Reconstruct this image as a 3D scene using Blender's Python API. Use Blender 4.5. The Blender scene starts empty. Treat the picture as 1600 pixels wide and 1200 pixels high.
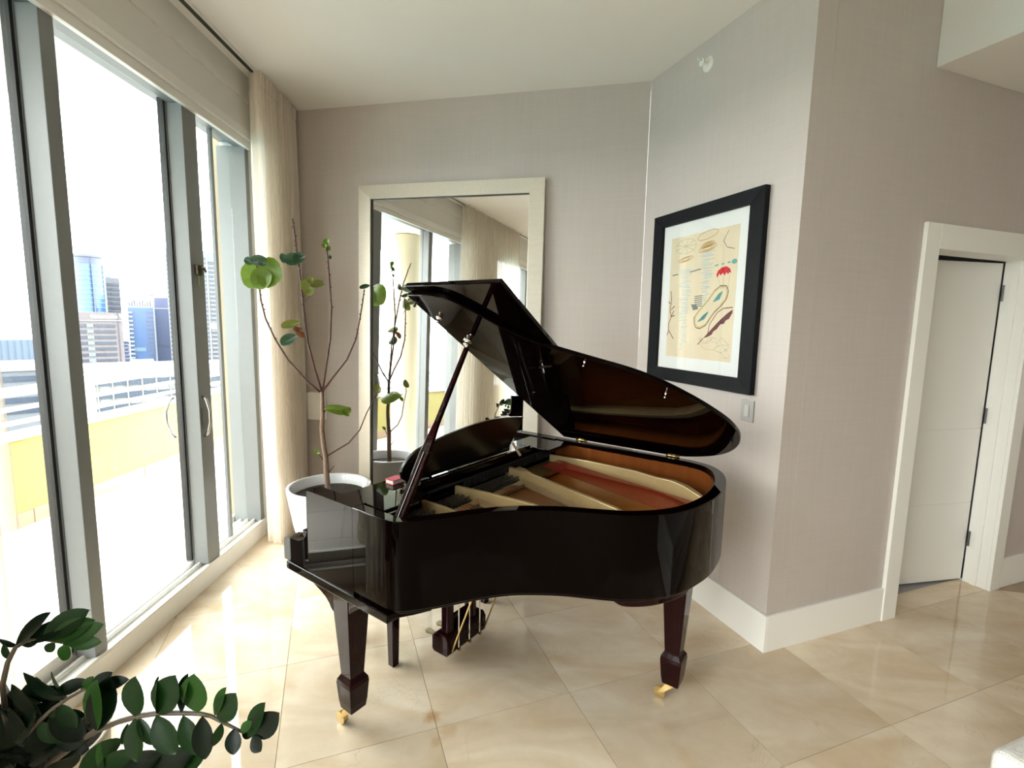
import bpy, math, random
from mathutils import Vector, Matrix
random.seed(7)
D = bpy.data
sc = bpy.context.scene
COL = sc.collection

# ------------------------------------------------------------------ camera
F, PITCH, ROLL, CAMH = 776.43, 0.1232485, 0.0188198, 1.6717
cp, sp, cr, sr = math.cos(PITCH), math.sin(PITCH), math.cos(ROLL), math.sin(ROLL)
r0, d0, f0 = Vector((1, 0, 0)), Vector((0, -sp, -cp)), Vector((0, cp, -sp))
RIGHT, DOWN, FWD = cr * r0 - sr * d0, sr * r0 + cr * d0, f0
cam = D.cameras.new('camera'); cam.sensor_fit = 'HORIZONTAL'; cam.sensor_width = 36
cam.lens = F / 1600 * 36; cam.clip_start = 0.05; cam.clip_end = 3000
camo = D.objects.new('camera', cam); COL.objects.link(camo)
m = Matrix((RIGHT, -DOWN, -FWD)).transposed().to_4x4(); m.translation = (0, 0, CAMH)
camo.matrix_world = m
sc.camera = camo

def ray(px, py):
    return RIGHT * ((px - 800) / F) + DOWN * ((py - 600) / F) + FWD
def at(px, py, depth):
    return Vector((0, 0, CAMH)) + ray(px, py) * depth
def onz(px, py, z):
    d = ray(px, py); return Vector((0, 0, CAMH)) + d * ((z - CAMH) / d.z)

# ------------------------------------------------------------------ world, light, exposure
SKY = 7.2
w = D.worlds.new('hazy_sky'); sc.world = w; w.use_nodes = True
bg = w.node_tree.nodes['Background']; bg.inputs[0].default_value = (1.0, 0.985, 0.965, 1); bg.inputs[1].default_value = SKY
sc.view_settings.view_transform = 'Standard'; sc.view_settings.look = 'None'
sc.view_settings.exposure = 1.22; sc.view_settings.gamma = 1.0; sc.view_settings.use_curve_mapping = False
sc.cycles.use_denoising = True
try: sc.cycles.denoiser = 'OPENIMAGEDENOISE'
except Exception: pass
sc.cycles.max_bounces = 14; sc.cycles.diffuse_bounces = 7; sc.cycles.glossy_bounces = 6
sc.cycles.transparent_max_bounces = 24; sc.cycles.transmission_bounces = 8
sc.cycles.sample_clamp_indirect = 6.0; sc.cycles.caustics_reflective = False; sc.cycles.caustics_refractive = False

# ------------------------------------------------------------------ material helpers
MATS = {}
def mat(name, color, rough=0.5, metal=0.0, coat=0.0, spec=0.5, noise=None, bump=None, emit=None, trans=0.0):
    """noise=(scale, amount, stretch xyz) colour variation, bump=(scale, strength)"""
    if name in MATS: return MATS[name]
    M = D.materials.new(name); M.use_nodes = True; nt = M.node_tree
    b = nt.nodes['Principled BSDF']
    b.inputs['Base Color'].default_value = (*color, 1); b.inputs['Roughness'].default_value = rough
    b.inputs['Metallic'].default_value = metal; b.inputs['Coat Weight'].default_value = coat
    b.inputs['Coat Roughness'].default_value = 0.03; b.inputs['Specular IOR Level'].default_value = spec
    if noise or bump:
        tc = nt.nodes.new('ShaderNodeTexCoord')
    if noise:
        mp = nt.nodes.new('ShaderNodeMapping'); mp.inputs['Scale'].default_value = noise[2]
        nt.links.new(tc.outputs['Object'], mp.inputs[0])
        n = nt.nodes.new('ShaderNodeTexNoise'); n.inputs['Scale'].default_value = noise[0]; n.inputs['Detail'].default_value = 5
        nt.links.new(mp.outputs[0], n.inputs['Vector'])
        mx = nt.nodes.new('ShaderNodeMix'); mx.data_type = 'RGBA'
        a = noise[1]
        mx.inputs[6].default_value = (*[c * (1 - a) for c in color], 1)
        mx.inputs[7].default_value = (*[min(1, c * (1 + a)) for c in color], 1)
        nt.links.new(n.outputs['Fac'], mx.inputs[0]); nt.links.new(mx.outputs[2], b.inputs['Base Color'])
    if bump:
        n2 = nt.nodes.new('ShaderNodeTexNoise'); n2.inputs['Scale'].default_value = bump[0]
        nt.links.new(tc.outputs['Object'], n2.inputs['Vector'])
        bp = nt.nodes.new('ShaderNodeBump'); bp.inputs['Strength'].default_value = bump[1]; bp.inputs['Distance'].default_value = 0.01
        nt.links.new(n2.outputs['Fac'], bp.inputs['Height']); nt.links.new(bp.outputs[0], b.inputs['Normal'])
    if emit:
        b.inputs['Emission Color'].default_value = (*emit[0], 1); b.inputs['Emission Strength'].default_value = emit[1]
    if trans: b.inputs['Transmission Weight'].default_value = trans
    MATS[name] = M
    return M

def glass_mat(name, tint=(0.96, 0.99, 0.98)):
    M = D.materials.new(name); M.use_nodes = True; nt = M.node_tree
    for n in list(nt.nodes): nt.nodes.remove(n)
    out = nt.nodes.new('ShaderNodeOutputMaterial'); mx = nt.nodes.new('ShaderNodeMixShader')
    tr = nt.nodes.new('ShaderNodeBsdfTransparent'); tr.inputs[0].default_value = (*tint, 1)
    gl = nt.nodes.new('ShaderNodeBsdfGlossy'); gl.inputs['Roughness'].default_value = 0.0
    lw = nt.nodes.new('ShaderNodeLayerWeight'); lw.inputs[0].default_value = 0.5      # facing: the same from both sides of the sheet
    pw = nt.nodes.new('ShaderNodeMath'); pw.operation = 'POWER'; pw.inputs[1].default_value = 5; nt.links.new(lw.outputs['Facing'], pw.inputs[0])
    ma = nt.nodes.new('ShaderNodeMath'); ma.operation = 'MULTIPLY_ADD'; ma.inputs[1].default_value = 0.9; ma.inputs[2].default_value = 0.03
    nt.links.new(pw.outputs[0], ma.inputs[0])
    nt.links.new(ma.outputs[0], mx.inputs[0]); nt.links.new(tr.outputs[0], mx.inputs[1]); nt.links.new(gl.outputs[0], mx.inputs[2])
    nt.links.new(mx.outputs[0], out.inputs[0]); return M

def sheer_mat(name, col, clear):
    M = D.materials.new(name); M.use_nodes = True; nt = M.node_tree
    for n in list(nt.nodes): nt.nodes.remove(n)
    out = nt.nodes.new('ShaderNodeOutputMaterial')
    tr = nt.nodes.new('ShaderNodeBsdfTransparent'); df = nt.nodes.new('ShaderNodeBsdfDiffuse'); tl = nt.nodes.new('ShaderNodeBsdfTranslucent')
    df.inputs[0].default_value = (*col, 1); tl.inputs[0].default_value = (*col, 1)
    tc = nt.nodes.new('ShaderNodeTexCoord'); mp = nt.nodes.new('ShaderNodeMapping'); mp.inputs['Scale'].default_value = (60, 60, 3)
    ns = nt.nodes.new('ShaderNodeTexNoise'); ns.inputs['Scale'].default_value = 4
    nt.links.new(tc.outputs['Object'], mp.inputs[0]); nt.links.new(mp.outputs[0], ns.inputs['Vector'])
    mr = nt.nodes.new('ShaderNodeMapRange'); mr.inputs[3].default_value = clear - 0.05; mr.inputs[4].default_value = clear + 0.05
    nt.links.new(ns.outputs['Fac'], mr.inputs[0])
    m1 = nt.nodes.new('ShaderNodeMixShader'); m1.inputs[0].default_value = 0.5
    m2 = nt.nodes.new('ShaderNodeMixShader')
    nt.links.new(df.outputs[0], m1.inputs[1]); nt.links.new(tl.outputs[0], m1.inputs[2])
    nt.links.new(mr.outputs[0], m2.inputs[0]); nt.links.new(m1.outputs[0], m2.inputs[1]); nt.links.new(tr.outputs[0], m2.inputs[2])
    nt.links.new(m2.outputs[0], out.inputs[0]); return M

def plaster_mat(name, col, dark):
    """silvery brushed plaster: large soft clouds plus fine vertical and horizontal brush marks"""
    M = D.materials.new(name); M.use_nodes = True; nt = M.node_tree; b = nt.nodes['Principled BSDF']
    b.inputs['Roughness'].default_value = 0.42; b.inputs['Specular IOR Level'].default_value = 0.35
    g = nt.nodes.new('ShaderNodeNewGeometry')
    def nz(scale, sc3, det=4):
        mp = nt.nodes.new('ShaderNodeMapping'); mp.inputs['Scale'].default_value = sc3
        nt.links.new(g.outputs['Position'], mp.inputs[0])
        n = nt.nodes.new('ShaderNodeTexNoise'); n.inputs['Scale'].default_value = scale; n.inputs['Detail'].default_value = det
        nt.links.new(mp.outputs[0], n.inputs['Vector']); return n.outputs['Fac']
    a, c, e = nz(1.3, (1, 1, 1)), nz(9, (6, 6, 0.4)), nz(9, (0.5, 0.5, 9))
    s = nt.nodes.new('ShaderNodeMath'); s.operation = 'ADD'; nt.links.new(c, s.inputs[0]); nt.links.new(e, s.inputs[1])
    s2 = nt.nodes.new('ShaderNodeMath'); s2.operation = 'ADD'; nt.links.new(s.outputs[0], s2.inputs[0]); nt.links.new(a, s2.inputs[1])
    mr = nt.nodes.new('ShaderNodeMapRange'); mr.inputs[1].default_value = 1.0; mr.inputs[2].default_value = 2.0
    nt.links.new(s2.outputs[0], mr.inputs[0])
    mx = nt.nodes.new('ShaderNodeMix'); mx.data_type = 'RGBA'; mx.inputs[6].default_value = (*dark, 1); mx.inputs[7].default_value = (*col, 1)
    nt.links.new(mr.outputs[0], mx.inputs[0]); nt.links.new(mx.outputs[2], b.inputs['Base Color']); return M

def marble_mat(name, per_tile=True):
    M = D.materials.new(name); M.use_nodes = True; nt = M.node_tree; b = nt.nodes['Principled BSDF']
    b.inputs['Roughness'].default_value = 0.035; b.inputs['Specular IOR Level'].default_value = 0.5
    g = nt.nodes.new('ShaderNodeNewGeometry'); oi = nt.nodes.new('ShaderNodeObjectInfo')
    vm = nt.nodes.new('ShaderNodeVectorMath'); vm.operation = 'MULTIPLY_ADD'
    cb = nt.nodes.new('ShaderNodeCombineXYZ')
    for i in range(3): nt.links.new(oi.outputs['Random'], cb.inputs[i])
    nt.links.new(cb.outputs[0], vm.inputs[0]); vm.inputs[1].default_value = (37, 19, 53); nt.links.new(g.outputs['Position'], vm.inputs[2])
    vec = vm.outputs[0]
    def noise(scale, det, dist=0.0, sc3=(1, 1, 1)):
        mp = nt.nodes.new('ShaderNodeMapping'); mp.inputs['Scale'].default_value = sc3; mp.inputs['Rotation'].default_value = (0, 0, 0.5)
        nt.links.new(vec, mp.inputs[0])
        n = nt.nodes.new('ShaderNodeTexNoise'); n.inputs['Scale'].default_value = scale; n.inputs['Detail'].default_value = det
        n.inputs['Distortion'].default_value = dist; nt.links.new(mp.outputs[0], n.inputs['Vector']); return n.outputs['Fac']
    cloud, fine, vein = noise(2.2, 6, 0.8, (1, 2.2, 1)), noise(22, 4), noise(2.6, 7, 1.6)
    ramp = nt.nodes.new('ShaderNodeValToRGB')
    e = ramp.color_ramp.elements
    e[0].position = 0.28; e[0].color = (0.64, 0.49, 0.325, 1); e[1].position = 0.72; e[1].color = (0.83, 0.73, 0.59, 1)
    nt.links.new(cloud, ramp.inputs[0])
    # hairline veins where the noise crosses its middle
    ab = nt.nodes.new('ShaderNodeMath'); ab.operation = 'SUBTRACT'; nt.links.new(vein, ab.inputs[0]); ab.inputs[1].default_value = 0.5
    ab2 = nt.nodes.new('ShaderNodeMath'); ab2.operation = 'ABSOLUTE'; nt.links.new(ab.outputs[0], ab2.inputs[0])
    mr = nt.nodes.new('ShaderNodeMapRange'); mr.inputs[1].default_value = 0.0; mr.inputs[2].default_value = 0.006; mr.inputs[3].default_value = 0.35; mr.inputs[4].default_value = 0.0
    nt.links.new(ab2.outputs[0], mr.inputs[0])
    msk = nt.nodes.new('ShaderNodeMath'); msk.operation = 'MULTIPLY'; nt.links.new(mr.outputs[0], msk.inputs[0])
    mr3 = nt.nodes.new('ShaderNodeMapRange'); mr3.inputs[1].default_value = 0.5; mr3.inputs[2].default_value = 0.62; nt.links.new(noise(1.7, 2), mr3.inputs[0])
    nt.links.new(mr3.outputs[0], msk.inputs[1])
    mx = nt.nodes.new('ShaderNodeMix'); mx.data_type = 'RGBA'; mx.inputs[7].default_value = (0.42, 0.30, 0.20, 1)
    nt.links.new(msk.outputs[0], mx.inputs[0]); nt.links.new(ramp.outputs[0], mx.inputs[6])
    # per tile tone and fine mottling
    val = nt.nodes.new('ShaderNodeHueSaturation')
    mr2 = nt.nodes.new('ShaderNodeMapRange'); mr2.inputs[3].default_value = 0.90; mr2.inputs[4].default_value = 1.06
    nt.links.new(oi.outputs['Random'], mr2.inputs[0])
    ad = nt.nodes.new('ShaderNodeMath'); ad.operation = 'MULTIPLY_ADD'; nt.links.new(fine, ad.inputs[0]); ad.inputs[1].default_value = 0.12
    nt.links.new(mr2.outputs[0], ad.inputs[2])
    sb = nt.nodes.new('ShaderNodeMath'); sb.operation = 'SUBTRACT'; nt.links.new(ad.outputs[0], sb.inputs[0]); sb.inputs[1].default_value = 0.06
    nt.links.new(sb.outputs[0], val.inputs['Value'])
    # old rust stain around one tile corner under the piano
    last = mx.outputs[2]
    for sx_, sy_, rad, amt in ((674, 1119, .045, .75), (700, 1141, .05, .35), (682, 1160, .035, .4)):
        P = onz(sx_, sy_, 0); dn = nt.nodes.new('ShaderNodeVectorMath'); dn.operation = 'DISTANCE'; dn.inputs[1].default_value = P; nt.links.new(g.outputs['Position'], dn.inputs[0])
        wv = nt.nodes.new('ShaderNodeMath'); wv.operation = 'MULTIPLY_ADD'; nt.links.new(fine, wv.inputs[0]); wv.inputs[1].default_value = .05; nt.links.new(dn.outputs['Value'], wv.inputs[2])
        ms_ = nt.nodes.new('ShaderNodeMapRange'); ms_.inputs[1].default_value = .025 + rad * .3; ms_.inputs[2].default_value = .025 + rad; ms_.inputs[3].default_value = amt; ms_.inputs[4].default_value = 0; nt.links.new(wv.outputs[0], ms_.inputs[0])
        mz = nt.nodes.new('ShaderNodeMix'); mz.data_type = 'RGBA'; mz.inputs[7].default_value = (.48, .26, .10, 1); nt.links.new(ms_.outputs[0], mz.inputs[0]); nt.links.new(last, mz.inputs[6]); last = mz.outputs[2]
    nt.links.new(last, val.inputs['Color'])
    nt.links.new(val.outputs[0], b.inputs['Base Color']); return M

# ------------------------------------------------------------------ mesh helpers
def link(name, me, M=None, parent=None, smooth=False, bevel=0.0, seg=2):
    o = D.objects.new(name, me); COL.objects.link(o)
    if M is not None and not me.materials: me.materials.append(M)
    if parent is not None: o.parent = parent
    if smooth: me.shade_smooth()
    if bevel:
        bm = o.modifiers.new('bevel', 'BEVEL'); bm.width = bevel; bm.segments = seg; bm.limit_method = 'ANGLE'; bm.angle_limit = 0.6
        bm.harden_normals = False
    return o
class MB:
    def __init__(s): s.v = []; s.f = []
    def add(s, vs, fs):
        k = len(s.v); s.v += [tuple(v) for v in vs]; s.f += [tuple(i + k for i in f) for f in fs]; return s
    def box(s, x0, x1, y0, y1, z0, z1):
        return s.add([(x0, y0, z0), (x1, y0, z0), (x1, y1, z0), (x0, y1, z0), (x0, y0, z1), (x1, y0, z1), (x1, y1, z1), (x0, y1, z1)],
                     [(3, 2, 1, 0), (4, 5, 6, 7), (0, 1, 5, 4), (1, 2, 6, 5), (2, 3, 7, 6), (3, 0, 4, 7)])
    def hexa(s, b, t):  # 4 bottom, 4 top points
        return s.add(list(b) + list(t), [(3, 2, 1, 0), (4, 5, 6, 7), (0, 1, 5, 4), (1, 2, 6, 5), (2, 3, 7, 6), (3, 0, 4, 7)])
    def prism(s, poly, fn0, fn1):  # poly list of 2d, fn map 2d -> 3d for both ends
        n = len(poly); a = [fn0(*p) for p in poly]; b = [fn1(*p) for p in poly]
        return s.add(a + b, [tuple(range(n - 1, -1, -1)), tuple(range(n, 2 * n))] + [(i, (i + 1) % n, n + (i + 1) % n, n + i) for i in range(n)])
    def tube(s, pts, rad, n=8, cap=True):
        pts = [Vector(p) for p in pts]; L = len(pts)
        if not hasattr(rad, '__len__'): rad = [rad] * L
        up = Vector((0, 0, 1)); vs = []
        t0 = (pts[1] - pts[0]).normalized(); x = t0.cross(up)
        if x.length < 0.05: x = t0.cross(Vector((1, 0, 0)))
        x.normalize()
        for i in range(L):
            t = (pts[min(i + 1, L - 1)] - pts[max(i - 1, 0)]).normalized()
            x = (x - t * x.dot(t)).normalized(); y = t.cross(x)
            for k in range(n):
                a = 2 * math.pi * k / n; vs.append(pts[i] + (x * math.cos(a) + y * math.sin(a)) * rad[i])
        fs = [(i * n + k, i * n + (k + 1) % n, (i + 1) * n + (k + 1) % n, (i + 1) * n + k) for i in range(L - 1) for k in range(n)]
        if cap: fs += [tuple(range(n - 1, -1, -1)), tuple(range((L - 1) * n, L * n))]
        return s.add(vs, fs)
    def lathe(s, prof, c=(0, 0, 0), n=32):
        vs = []; L = len(prof)
        for r, z in prof:
            for k in range(n):
                a = 2 * math.pi * k / n; vs.append((c[0] + r * math.cos(a), c[1] + r * math.sin(a), c[2] + z))
        fs = [(i * n + k, i * n + (k + 1) % n, (i + 1) * n + (k + 1) % n, (i + 1) * n + k) for i in range(L - 1) for k in range(n)]
        return s.add(vs, fs)
    def mesh(s, name):
        me = D.meshes.new(name); me.from_pydata(s.v, [], s.f); me.update(); return me
    def build(s, name, M, parent=None, smooth=False, bevel=0.0, seg=2):
        return link(name, s.mesh(name), M, parent, smooth, bevel, seg)
def empty(name, loc=(0, 0, 0), rz=0.0, parent=None):
    o = D.objects.new(name, None); COL.objects.link(o); o.location = loc; o.rotation_euler = (0, 0, rz); o.empty_display_size = 0.1
    if parent: o.parent = parent
    return o
def tag(o, label, cat, group=None):
    o['label'] = label; o['category'] = cat
    if group: o['group'] = group
    return o
def struct(o, label=None):
    o['kind'] = 'structure'
    if label: o['label'] = label
    return o

# ------------------------------------------------------------------ room frames (metres, camera foot at the origin)
TY = 0.353659
U = Vector((math.cos(TY), math.sin(TY), 0)); V = Vector((-math.sin(TY), math.cos(TY), 0)); Z = Vector((0, 0, 1))
C = Vector((1.332, 2.399, 0))                  # outer corner between picture wall and door wall
def uv(u, v, z=0): return C + U * u + V * v + Z * z
K = Vector((0.900, 3.569, 0))                  # back wall meets picture wall
WD = Vector((-0.976, 0.219, 0)).normalized()   # along the back wall, to the left
NH = Vector((-0.219, -0.976, 0)).normalized()  # out of the back wall, to the room
def bw(s, n, z): return K + WD * s + NH * n + Z * z
WY = -0.028
DW = Vector((math.sin(WY), math.cos(WY), 0)); WN = Vector((math.cos(WY), -math.sin(WY), 0))
WP = Vector((-1.879, 2.771, 0))
def win(y, n, z): return WP + DW * (y - 2.771) + WN * n + Z * z       # y roughly world y, n into the room
H = 3.30
def isect(p, d, q, e):
    t = ((q.x - p.x) * e.y - (q.y - p.y) * e.x) / (d.x * e.y - d.y * e.x); return p + d * t
CWB = isect(WP, DW, K, WD)                     # window wall / back wall corner

white_trim = mat('white_trim_paint', (0.90, 0.89, 0.86), 0.35, bump=(60, 0.03))
ceil_m = mat('ceiling_paint', (0.82, 0.805, 0.77), 0.8, noise=(3, 0.03, (1, 1, 1)))
wall_m = plaster_mat('silver_mauve_plaster', (0.60, 0.54, 0.512), (0.545, 0.49, 0.462))
leftwall_m = mat('pale_wall_paint', (0.70, 0.69, 0.65), 0.7, noise=(4, 0.03, (1, 1, 1)))
alu = mat('window_aluminium', (0.20, 0.21, 0.215), 0.35, noise=(30, 0.04, (1, 1, 1)))
alu_w = mat('white_window_frame', (0.78, 0.77, 0.74), 0.35, noise=(30, 0.03, (1, 1, 1)))
gasket = mat('black_gasket', (0.01, 0.01, 0.012), 0.5)
glass = glass_mat('window_glass')
marble = marble_mat('cream_marble')
grout = mat('grout', (0.42, 0.33, 0.24), 0.8, noise=(20, 0.1, (1, 1, 1)))

# ------------------------------------------------------------------ floor with single tiles
D_ = uv(4.0, 0); E_ = uv(4.0, -7.5)
RW0 = win(-5.0, 0, 0)
room = [RW0, E_, D_, C, K, CWB]
fb = MB().prism([(p.x, p.y) for p in room], lambda x, y: (x, y, -0.06), lambda x, y: (x, y, -0.0025))
floor = struct(fb.build('floor', grout), 'glossy cream marble floor laid in large square tiles')
T = 0.61
Cu, Cv = C.dot(U), C.dot(V)
def clip(poly, p, n):     # keep side where (x-p).n >= 0
    out = []
    for i in range(len(poly)):
        a, b = poly[i], poly[(i + 1) % len(poly)]; da, db = (a - p).dot(n), (b - p).dot(n)
        if da >= 0: out.append(a)
        if (da >= 0) != (db >= 0): out.append(a + (b - a) * (da / (da - db)))
    return out
def tile_obj(poly):
    c = sum(poly, Vector()) / len(poly)
    mb = MB().prism([(p.x - c.x, p.y - c.y) for p in poly], lambda x, y: (x, y, -0.012), lambda x, y: (x, y, 0))
    o = mb.build('tile', marble, floor); o.location = c; return o
full_me = None; g = 0.0012
uoff, voff = -0.3772 * T, 5.0302 * T
def area(poly): return abs(sum(poly[i].x * poly[(i + 1) % len(poly)].y - poly[(i + 1) % len(poly)].x * poly[i].y for i in range(len(poly)))) / 2
for i in range(-7, 12):
    for k in range(-3, 12):
        u0, u1, v1, v0 = i * T + uoff + g, (i + 1) * T + uoff - g, -k * T + voff - g, -(k + 1) * T + voff + g
        rect = [U * a + V * b for a, b in ((u0, v0), (u1, v0), (u1, v1), (u0, v1))]
        cy = sum(p.y for p in rect) / 4; cx = sum(p.x for p in rect) / 4
        if cy < 0.45 or abs(cx) > cy * 1.45 + 1.0: continue
        pieces = [rect]
        if u1 > Cu and v1 > Cv:                           # meets the wall block
            if v0 >= Cv: pieces = [clip(rect, C, -U)]
            elif u0 >= Cu: pieces = [clip(rect, C, -V)]
            else: pieces = [[U * a + V * b for a, b in ((u0, v0), (u1, v0), (u1, Cv), (Cu, Cv), (Cu, v1), (u0, v1))]]
        for poly in pieces:
            if not poly: continue
            if len(poly) != 6 or poly is not pieces[0] or True:
                q = clip(poly, WP, WN) if len(poly) else poly
                if q: q = clip(q, K, NH)
                if q: q = clip(q, D_, -U)
            if len(q) < 3 or area(q) < 0.002: continue
            if len(q) == 4 and area(q) > (T - 3 * g) ** 2 * 0.999:
                c = sum(q, Vector()) / 4
                if full_me is None:
                    o = tile_obj(q); full_me = o.data
                else:
                    o = link('tile', full_me, None, floor); o.location = c
            else: tile_obj(q)
# the strip of stone in the doorway
DU0, DU1, DT = 0.985, 1.895, 0.15
tile_obj([uv(DU0, 0.002), uv(DU1, 0.002), uv(DU1, DT), uv(DU0, DT)])

# ------------------------------------------------------------------ walls and ceiling
def wallbox(name, p0, p1, out, z0, z1, M, parent=None, th=0.12):
    q = [p0, p1, p1 + out * th, p0 + out * th]
    return MB().hexa([(a.x, a.y, z0) for a in q], [(a.x, a.y, z1) for a in q]).build(name, M, parent)
struct(wallbox('wall_back', K, CWB + WD * 0.3, -NH, -0.06, H, wall_m), 'silvery mauve plastered wall behind the leaning mirror')
# picture wall and door wall form one block corner
struct(MB().prism([(0, 0.001), (0, 1.247), (0.12, 1.36), (0.12, 0.001)], lambda a, b: uv(a, b, -0.06), lambda a, b: uv(a, b, H)).build('wall_right', wall_m), 'silvery plastered wall with the framed print')
wd_ = struct(MB().prism([(0.1205, 0), (DU0 - 0.02, 0), (DU0 - 0.02, 0.13), (0.1205, 0.13)], lambda a, b: uv(a, b, -0.06), lambda a, b: uv(a, b, H)).build('wall_door', wall_m), 'grey mauve plastered wall with the white door')
def uvbox(name, u0, u1, v0, v1, z0, z1, M, parent=None, bevel=0.0):
    q = [(u0, v0), (u1, v0), (u1, v1), (u0, v1)]
    return MB().hexa([uv(a, b, z0) for a, b in q], [uv(a, b, z1) for a, b in q]).build(name, M, parent, bevel=bevel)
uvbox('over_door', DU0 - 0.02, DU1 + 0.02, 0, 0.13, 2.125, H, wall_m, wd_)
uvbox('wall_return', DU1 + 0.02, 4.0, 0, 0.13, -0.06, H, wall_m, wd_)
struct(wallbox('wall_far_right', E_, D_, U, -0.06, H, wall_m), 'plain wall at the far right, out of the picture')
struct(wallbox('wall_rear', RW0, E_, Vector((0.2, -1, 0)).normalized(), -0.06, H, leftwall_m), 'plain wall behind the viewer')
cl = [p.copy() for p in room]
ceil = struct(MB().prism([(p.x, p.y) for p in (win(-5.2, -0.2, 0), E_ + U * .2 - V * .2, D_ + U * .2 + V * .2, uv(0.1, 0.2), K - NH * .1 + U * .1, CWB - NH * .1 - WN * .2)],
      lambda x, y: (x, y, H), lambda x, y: (x, y, H + 0.1)).build('ceiling', ceil_m), 'off-white flat ceiling')
# dropped soffit over the door side
struct(uvbox('soffit', 0.825, 3.99, -6.0, -0.002, 2.985, H - 0.001, ceil_m), 'white dropped ceiling box above the door')
# window wall : header above the glass, piers between
WIN1 = (1.40, 3.70); WIN2 = (-3.4, 0.52)  # second window lengthened unseen behind the viewer, to let in more light
wl = struct(MB().hexa([win(y, n, 2.95) for y, n in ((-5.1, .045), (CWB.y, .045), (CWB.y, -.22), (-5.1, -.22))],
                      [win(y, n, H - .001) for y, n in ((-5.1, .045), (CWB.y, .045), (CWB.y, -.22), (-5.1, -.22))]).build('wall_left', leftwall_m), 'pale wall strip above the tall windows')
def winbox(name, y0, y1, n0, n1, z0, z1, M, parent=None, bevel=0.0):
    q = [(y0, n1), (y1, n1), (y1, n0), (y0, n0)]
    return MB().hexa([win(a, b, z0) for a, b in q], [win(a, b, z1) for a, b in q]).build(name, M, parent, bevel=bevel)
winbox('wall_step', -5.1, CWB.y - 0.01, .0452, .058, 3.13, H - .001, leftwall_m, wl)
for a, b in ((WIN1[1] + .001, CWB.y + 0.02), (WIN2[1] + .001, WIN1[0] - .001), (-5.1, WIN2[0] - .001)):
    winbox('pier', a, b, -.20, .02, -0.06, 2.949, leftwall_m, wl)

# ------------------------------------------------------------------ baseboards
bb = mat('baseboard_white', (0.93, 0.92, 0.90), 0.3)
struct(uvbox('baseboard_right', -0.016, -0.0005, -0.016, 1.235, 0, 0.2, bb, bevel=0.002), 'tall white baseboard under the framed print')
struct(uvbox('baseboard_door', -0.0004, 0.872, -0.016, -0.0005, 0, 0.2, bb, bevel=0.002), 'tall white baseboard left of the door')
struct(uvbox('baseboard_far_right', 2.0, 3.98, -0.016, -0.0005, 0, 0.2, bb, bevel=0.002), 'tall white baseboard right of the door')
q = [bw(0.02, 0.0005, 0), bw(2.70, 0.0005, 0), bw(2.70, 0.016, 0), bw(0.02, 0.016, 0)]
struct(MB().hexa(q, [p + Z * .2 for p in q]).build('baseboard_back', bb, bevel=0.002), 'white baseboard behind the piano')

# ------------------------------------------------------------------ door
dr = struct(empty('door_1', uv(DU1, 0.05)), 'white door standing slightly ajar in its frame')
door_m = mat('door_white', (0.86, 0.85, 0.82), 0.4, bump=(120, 0.02))
def casing(u0, u1, z0, z1, nm='casing'): 
    o = uvbox(nm, u0, u1, -0.022, -0.0005, z0, z1, white_trim, None, bevel=0.002); o.parent = dr; o.matrix_parent_inverse = Matrix.Translation(-dr.location); return o
casing(0.872, DU0, 0, 2.235); casing(DU1, 2.0, 0, 2.235); casing(DU0 + .0005, DU1 - .0005, 2.125 - .02, 2.235)
def djamb(u0, u1, v0, v1, z0, z1, nm):
    o = uvbox(nm, u0, u1, v0, v1, z0, z1, white_trim, None, bevel=0.001); o.parent = dr; o.matrix_parent_inverse = Matrix.Translation(-dr.location); return o
djamb(DU0 - .02, DU0, 0, 0.13, 0, 2.105, 'jamb'); djamb(DU1, DU1 + .02, 0, 0.13, 0, 2.105, 'jamb'); djamb(DU0, DU1, 0, 0.13, 2.105, 2.125, 'jamb')
djamb(DU1 - .012, DU1 - .0005, 0.05, 0.085, 0, 2.105, 'door_stop'); djamb(DU0 + .0005, DU0 + .012, 0.05, 0.085, 0, 2.105, 'door_stop')
AJ = math.radians(9)
hinge = (DU1 - 0.008, 0.135)
def slabpt(l, t, z):     # l along the door from the hinge, t thickness
    du, dv = -math.cos(AJ), math.sin(AJ); return uv(hinge[0] + du * l + dv * t * 0 + (-(-math.sin(AJ))) * 0 + math.sin(AJ) * t, hinge[1] + dv * l + math.cos(AJ) * t, z)
def slab(z0, z1, nm):
    q = [(0.0, 0.0), (0.87, 0.0), (0.87, 0.04), (0.0, 0.04)]
    o = MB().hexa([slabpt(a, b, z0) for a, b in q], [slabpt(a, b, z1) for a, b in q]).build(nm, door_m, None, bevel=0.0015)
    o.parent = dr; o.matrix_parent_inverse = Matrix.Translation(-dr.location); return o
for z0, z1 in ((0.012, 0.545), (0.549, 1.045), (1.049, 2.095)): slab(z0, z1, 'door_panel')
o = MB().hexa([slabpt(a, b, 0.02) for a, b in ((0.005, .004), (.855, .004), (.855, .036), (.005, .036))], [slabpt(a, b, 2.09) for a, b in ((0.005, .004), (.855, .004), (.855, .036), (.005, .036))]).build('door_core', door_m)
o.parent = dr; o.matrix_parent_inverse = Matrix.Translation(-dr.location)
hin_m = mat('hinge_steel', (0.25, 0.25, 0.26), 0.3, 1.0)
for zz in (0.25, 1.08, 1.86):
    o = MB().tube([uv(DU1 - .008, .12, zz), uv(DU1 - .008, .12, zz + .1)], 0.006, 8).build('hinge', hin_m); o.parent = dr; o.matrix_parent_inverse = Matrix.Translation(-dr.location)
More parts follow.
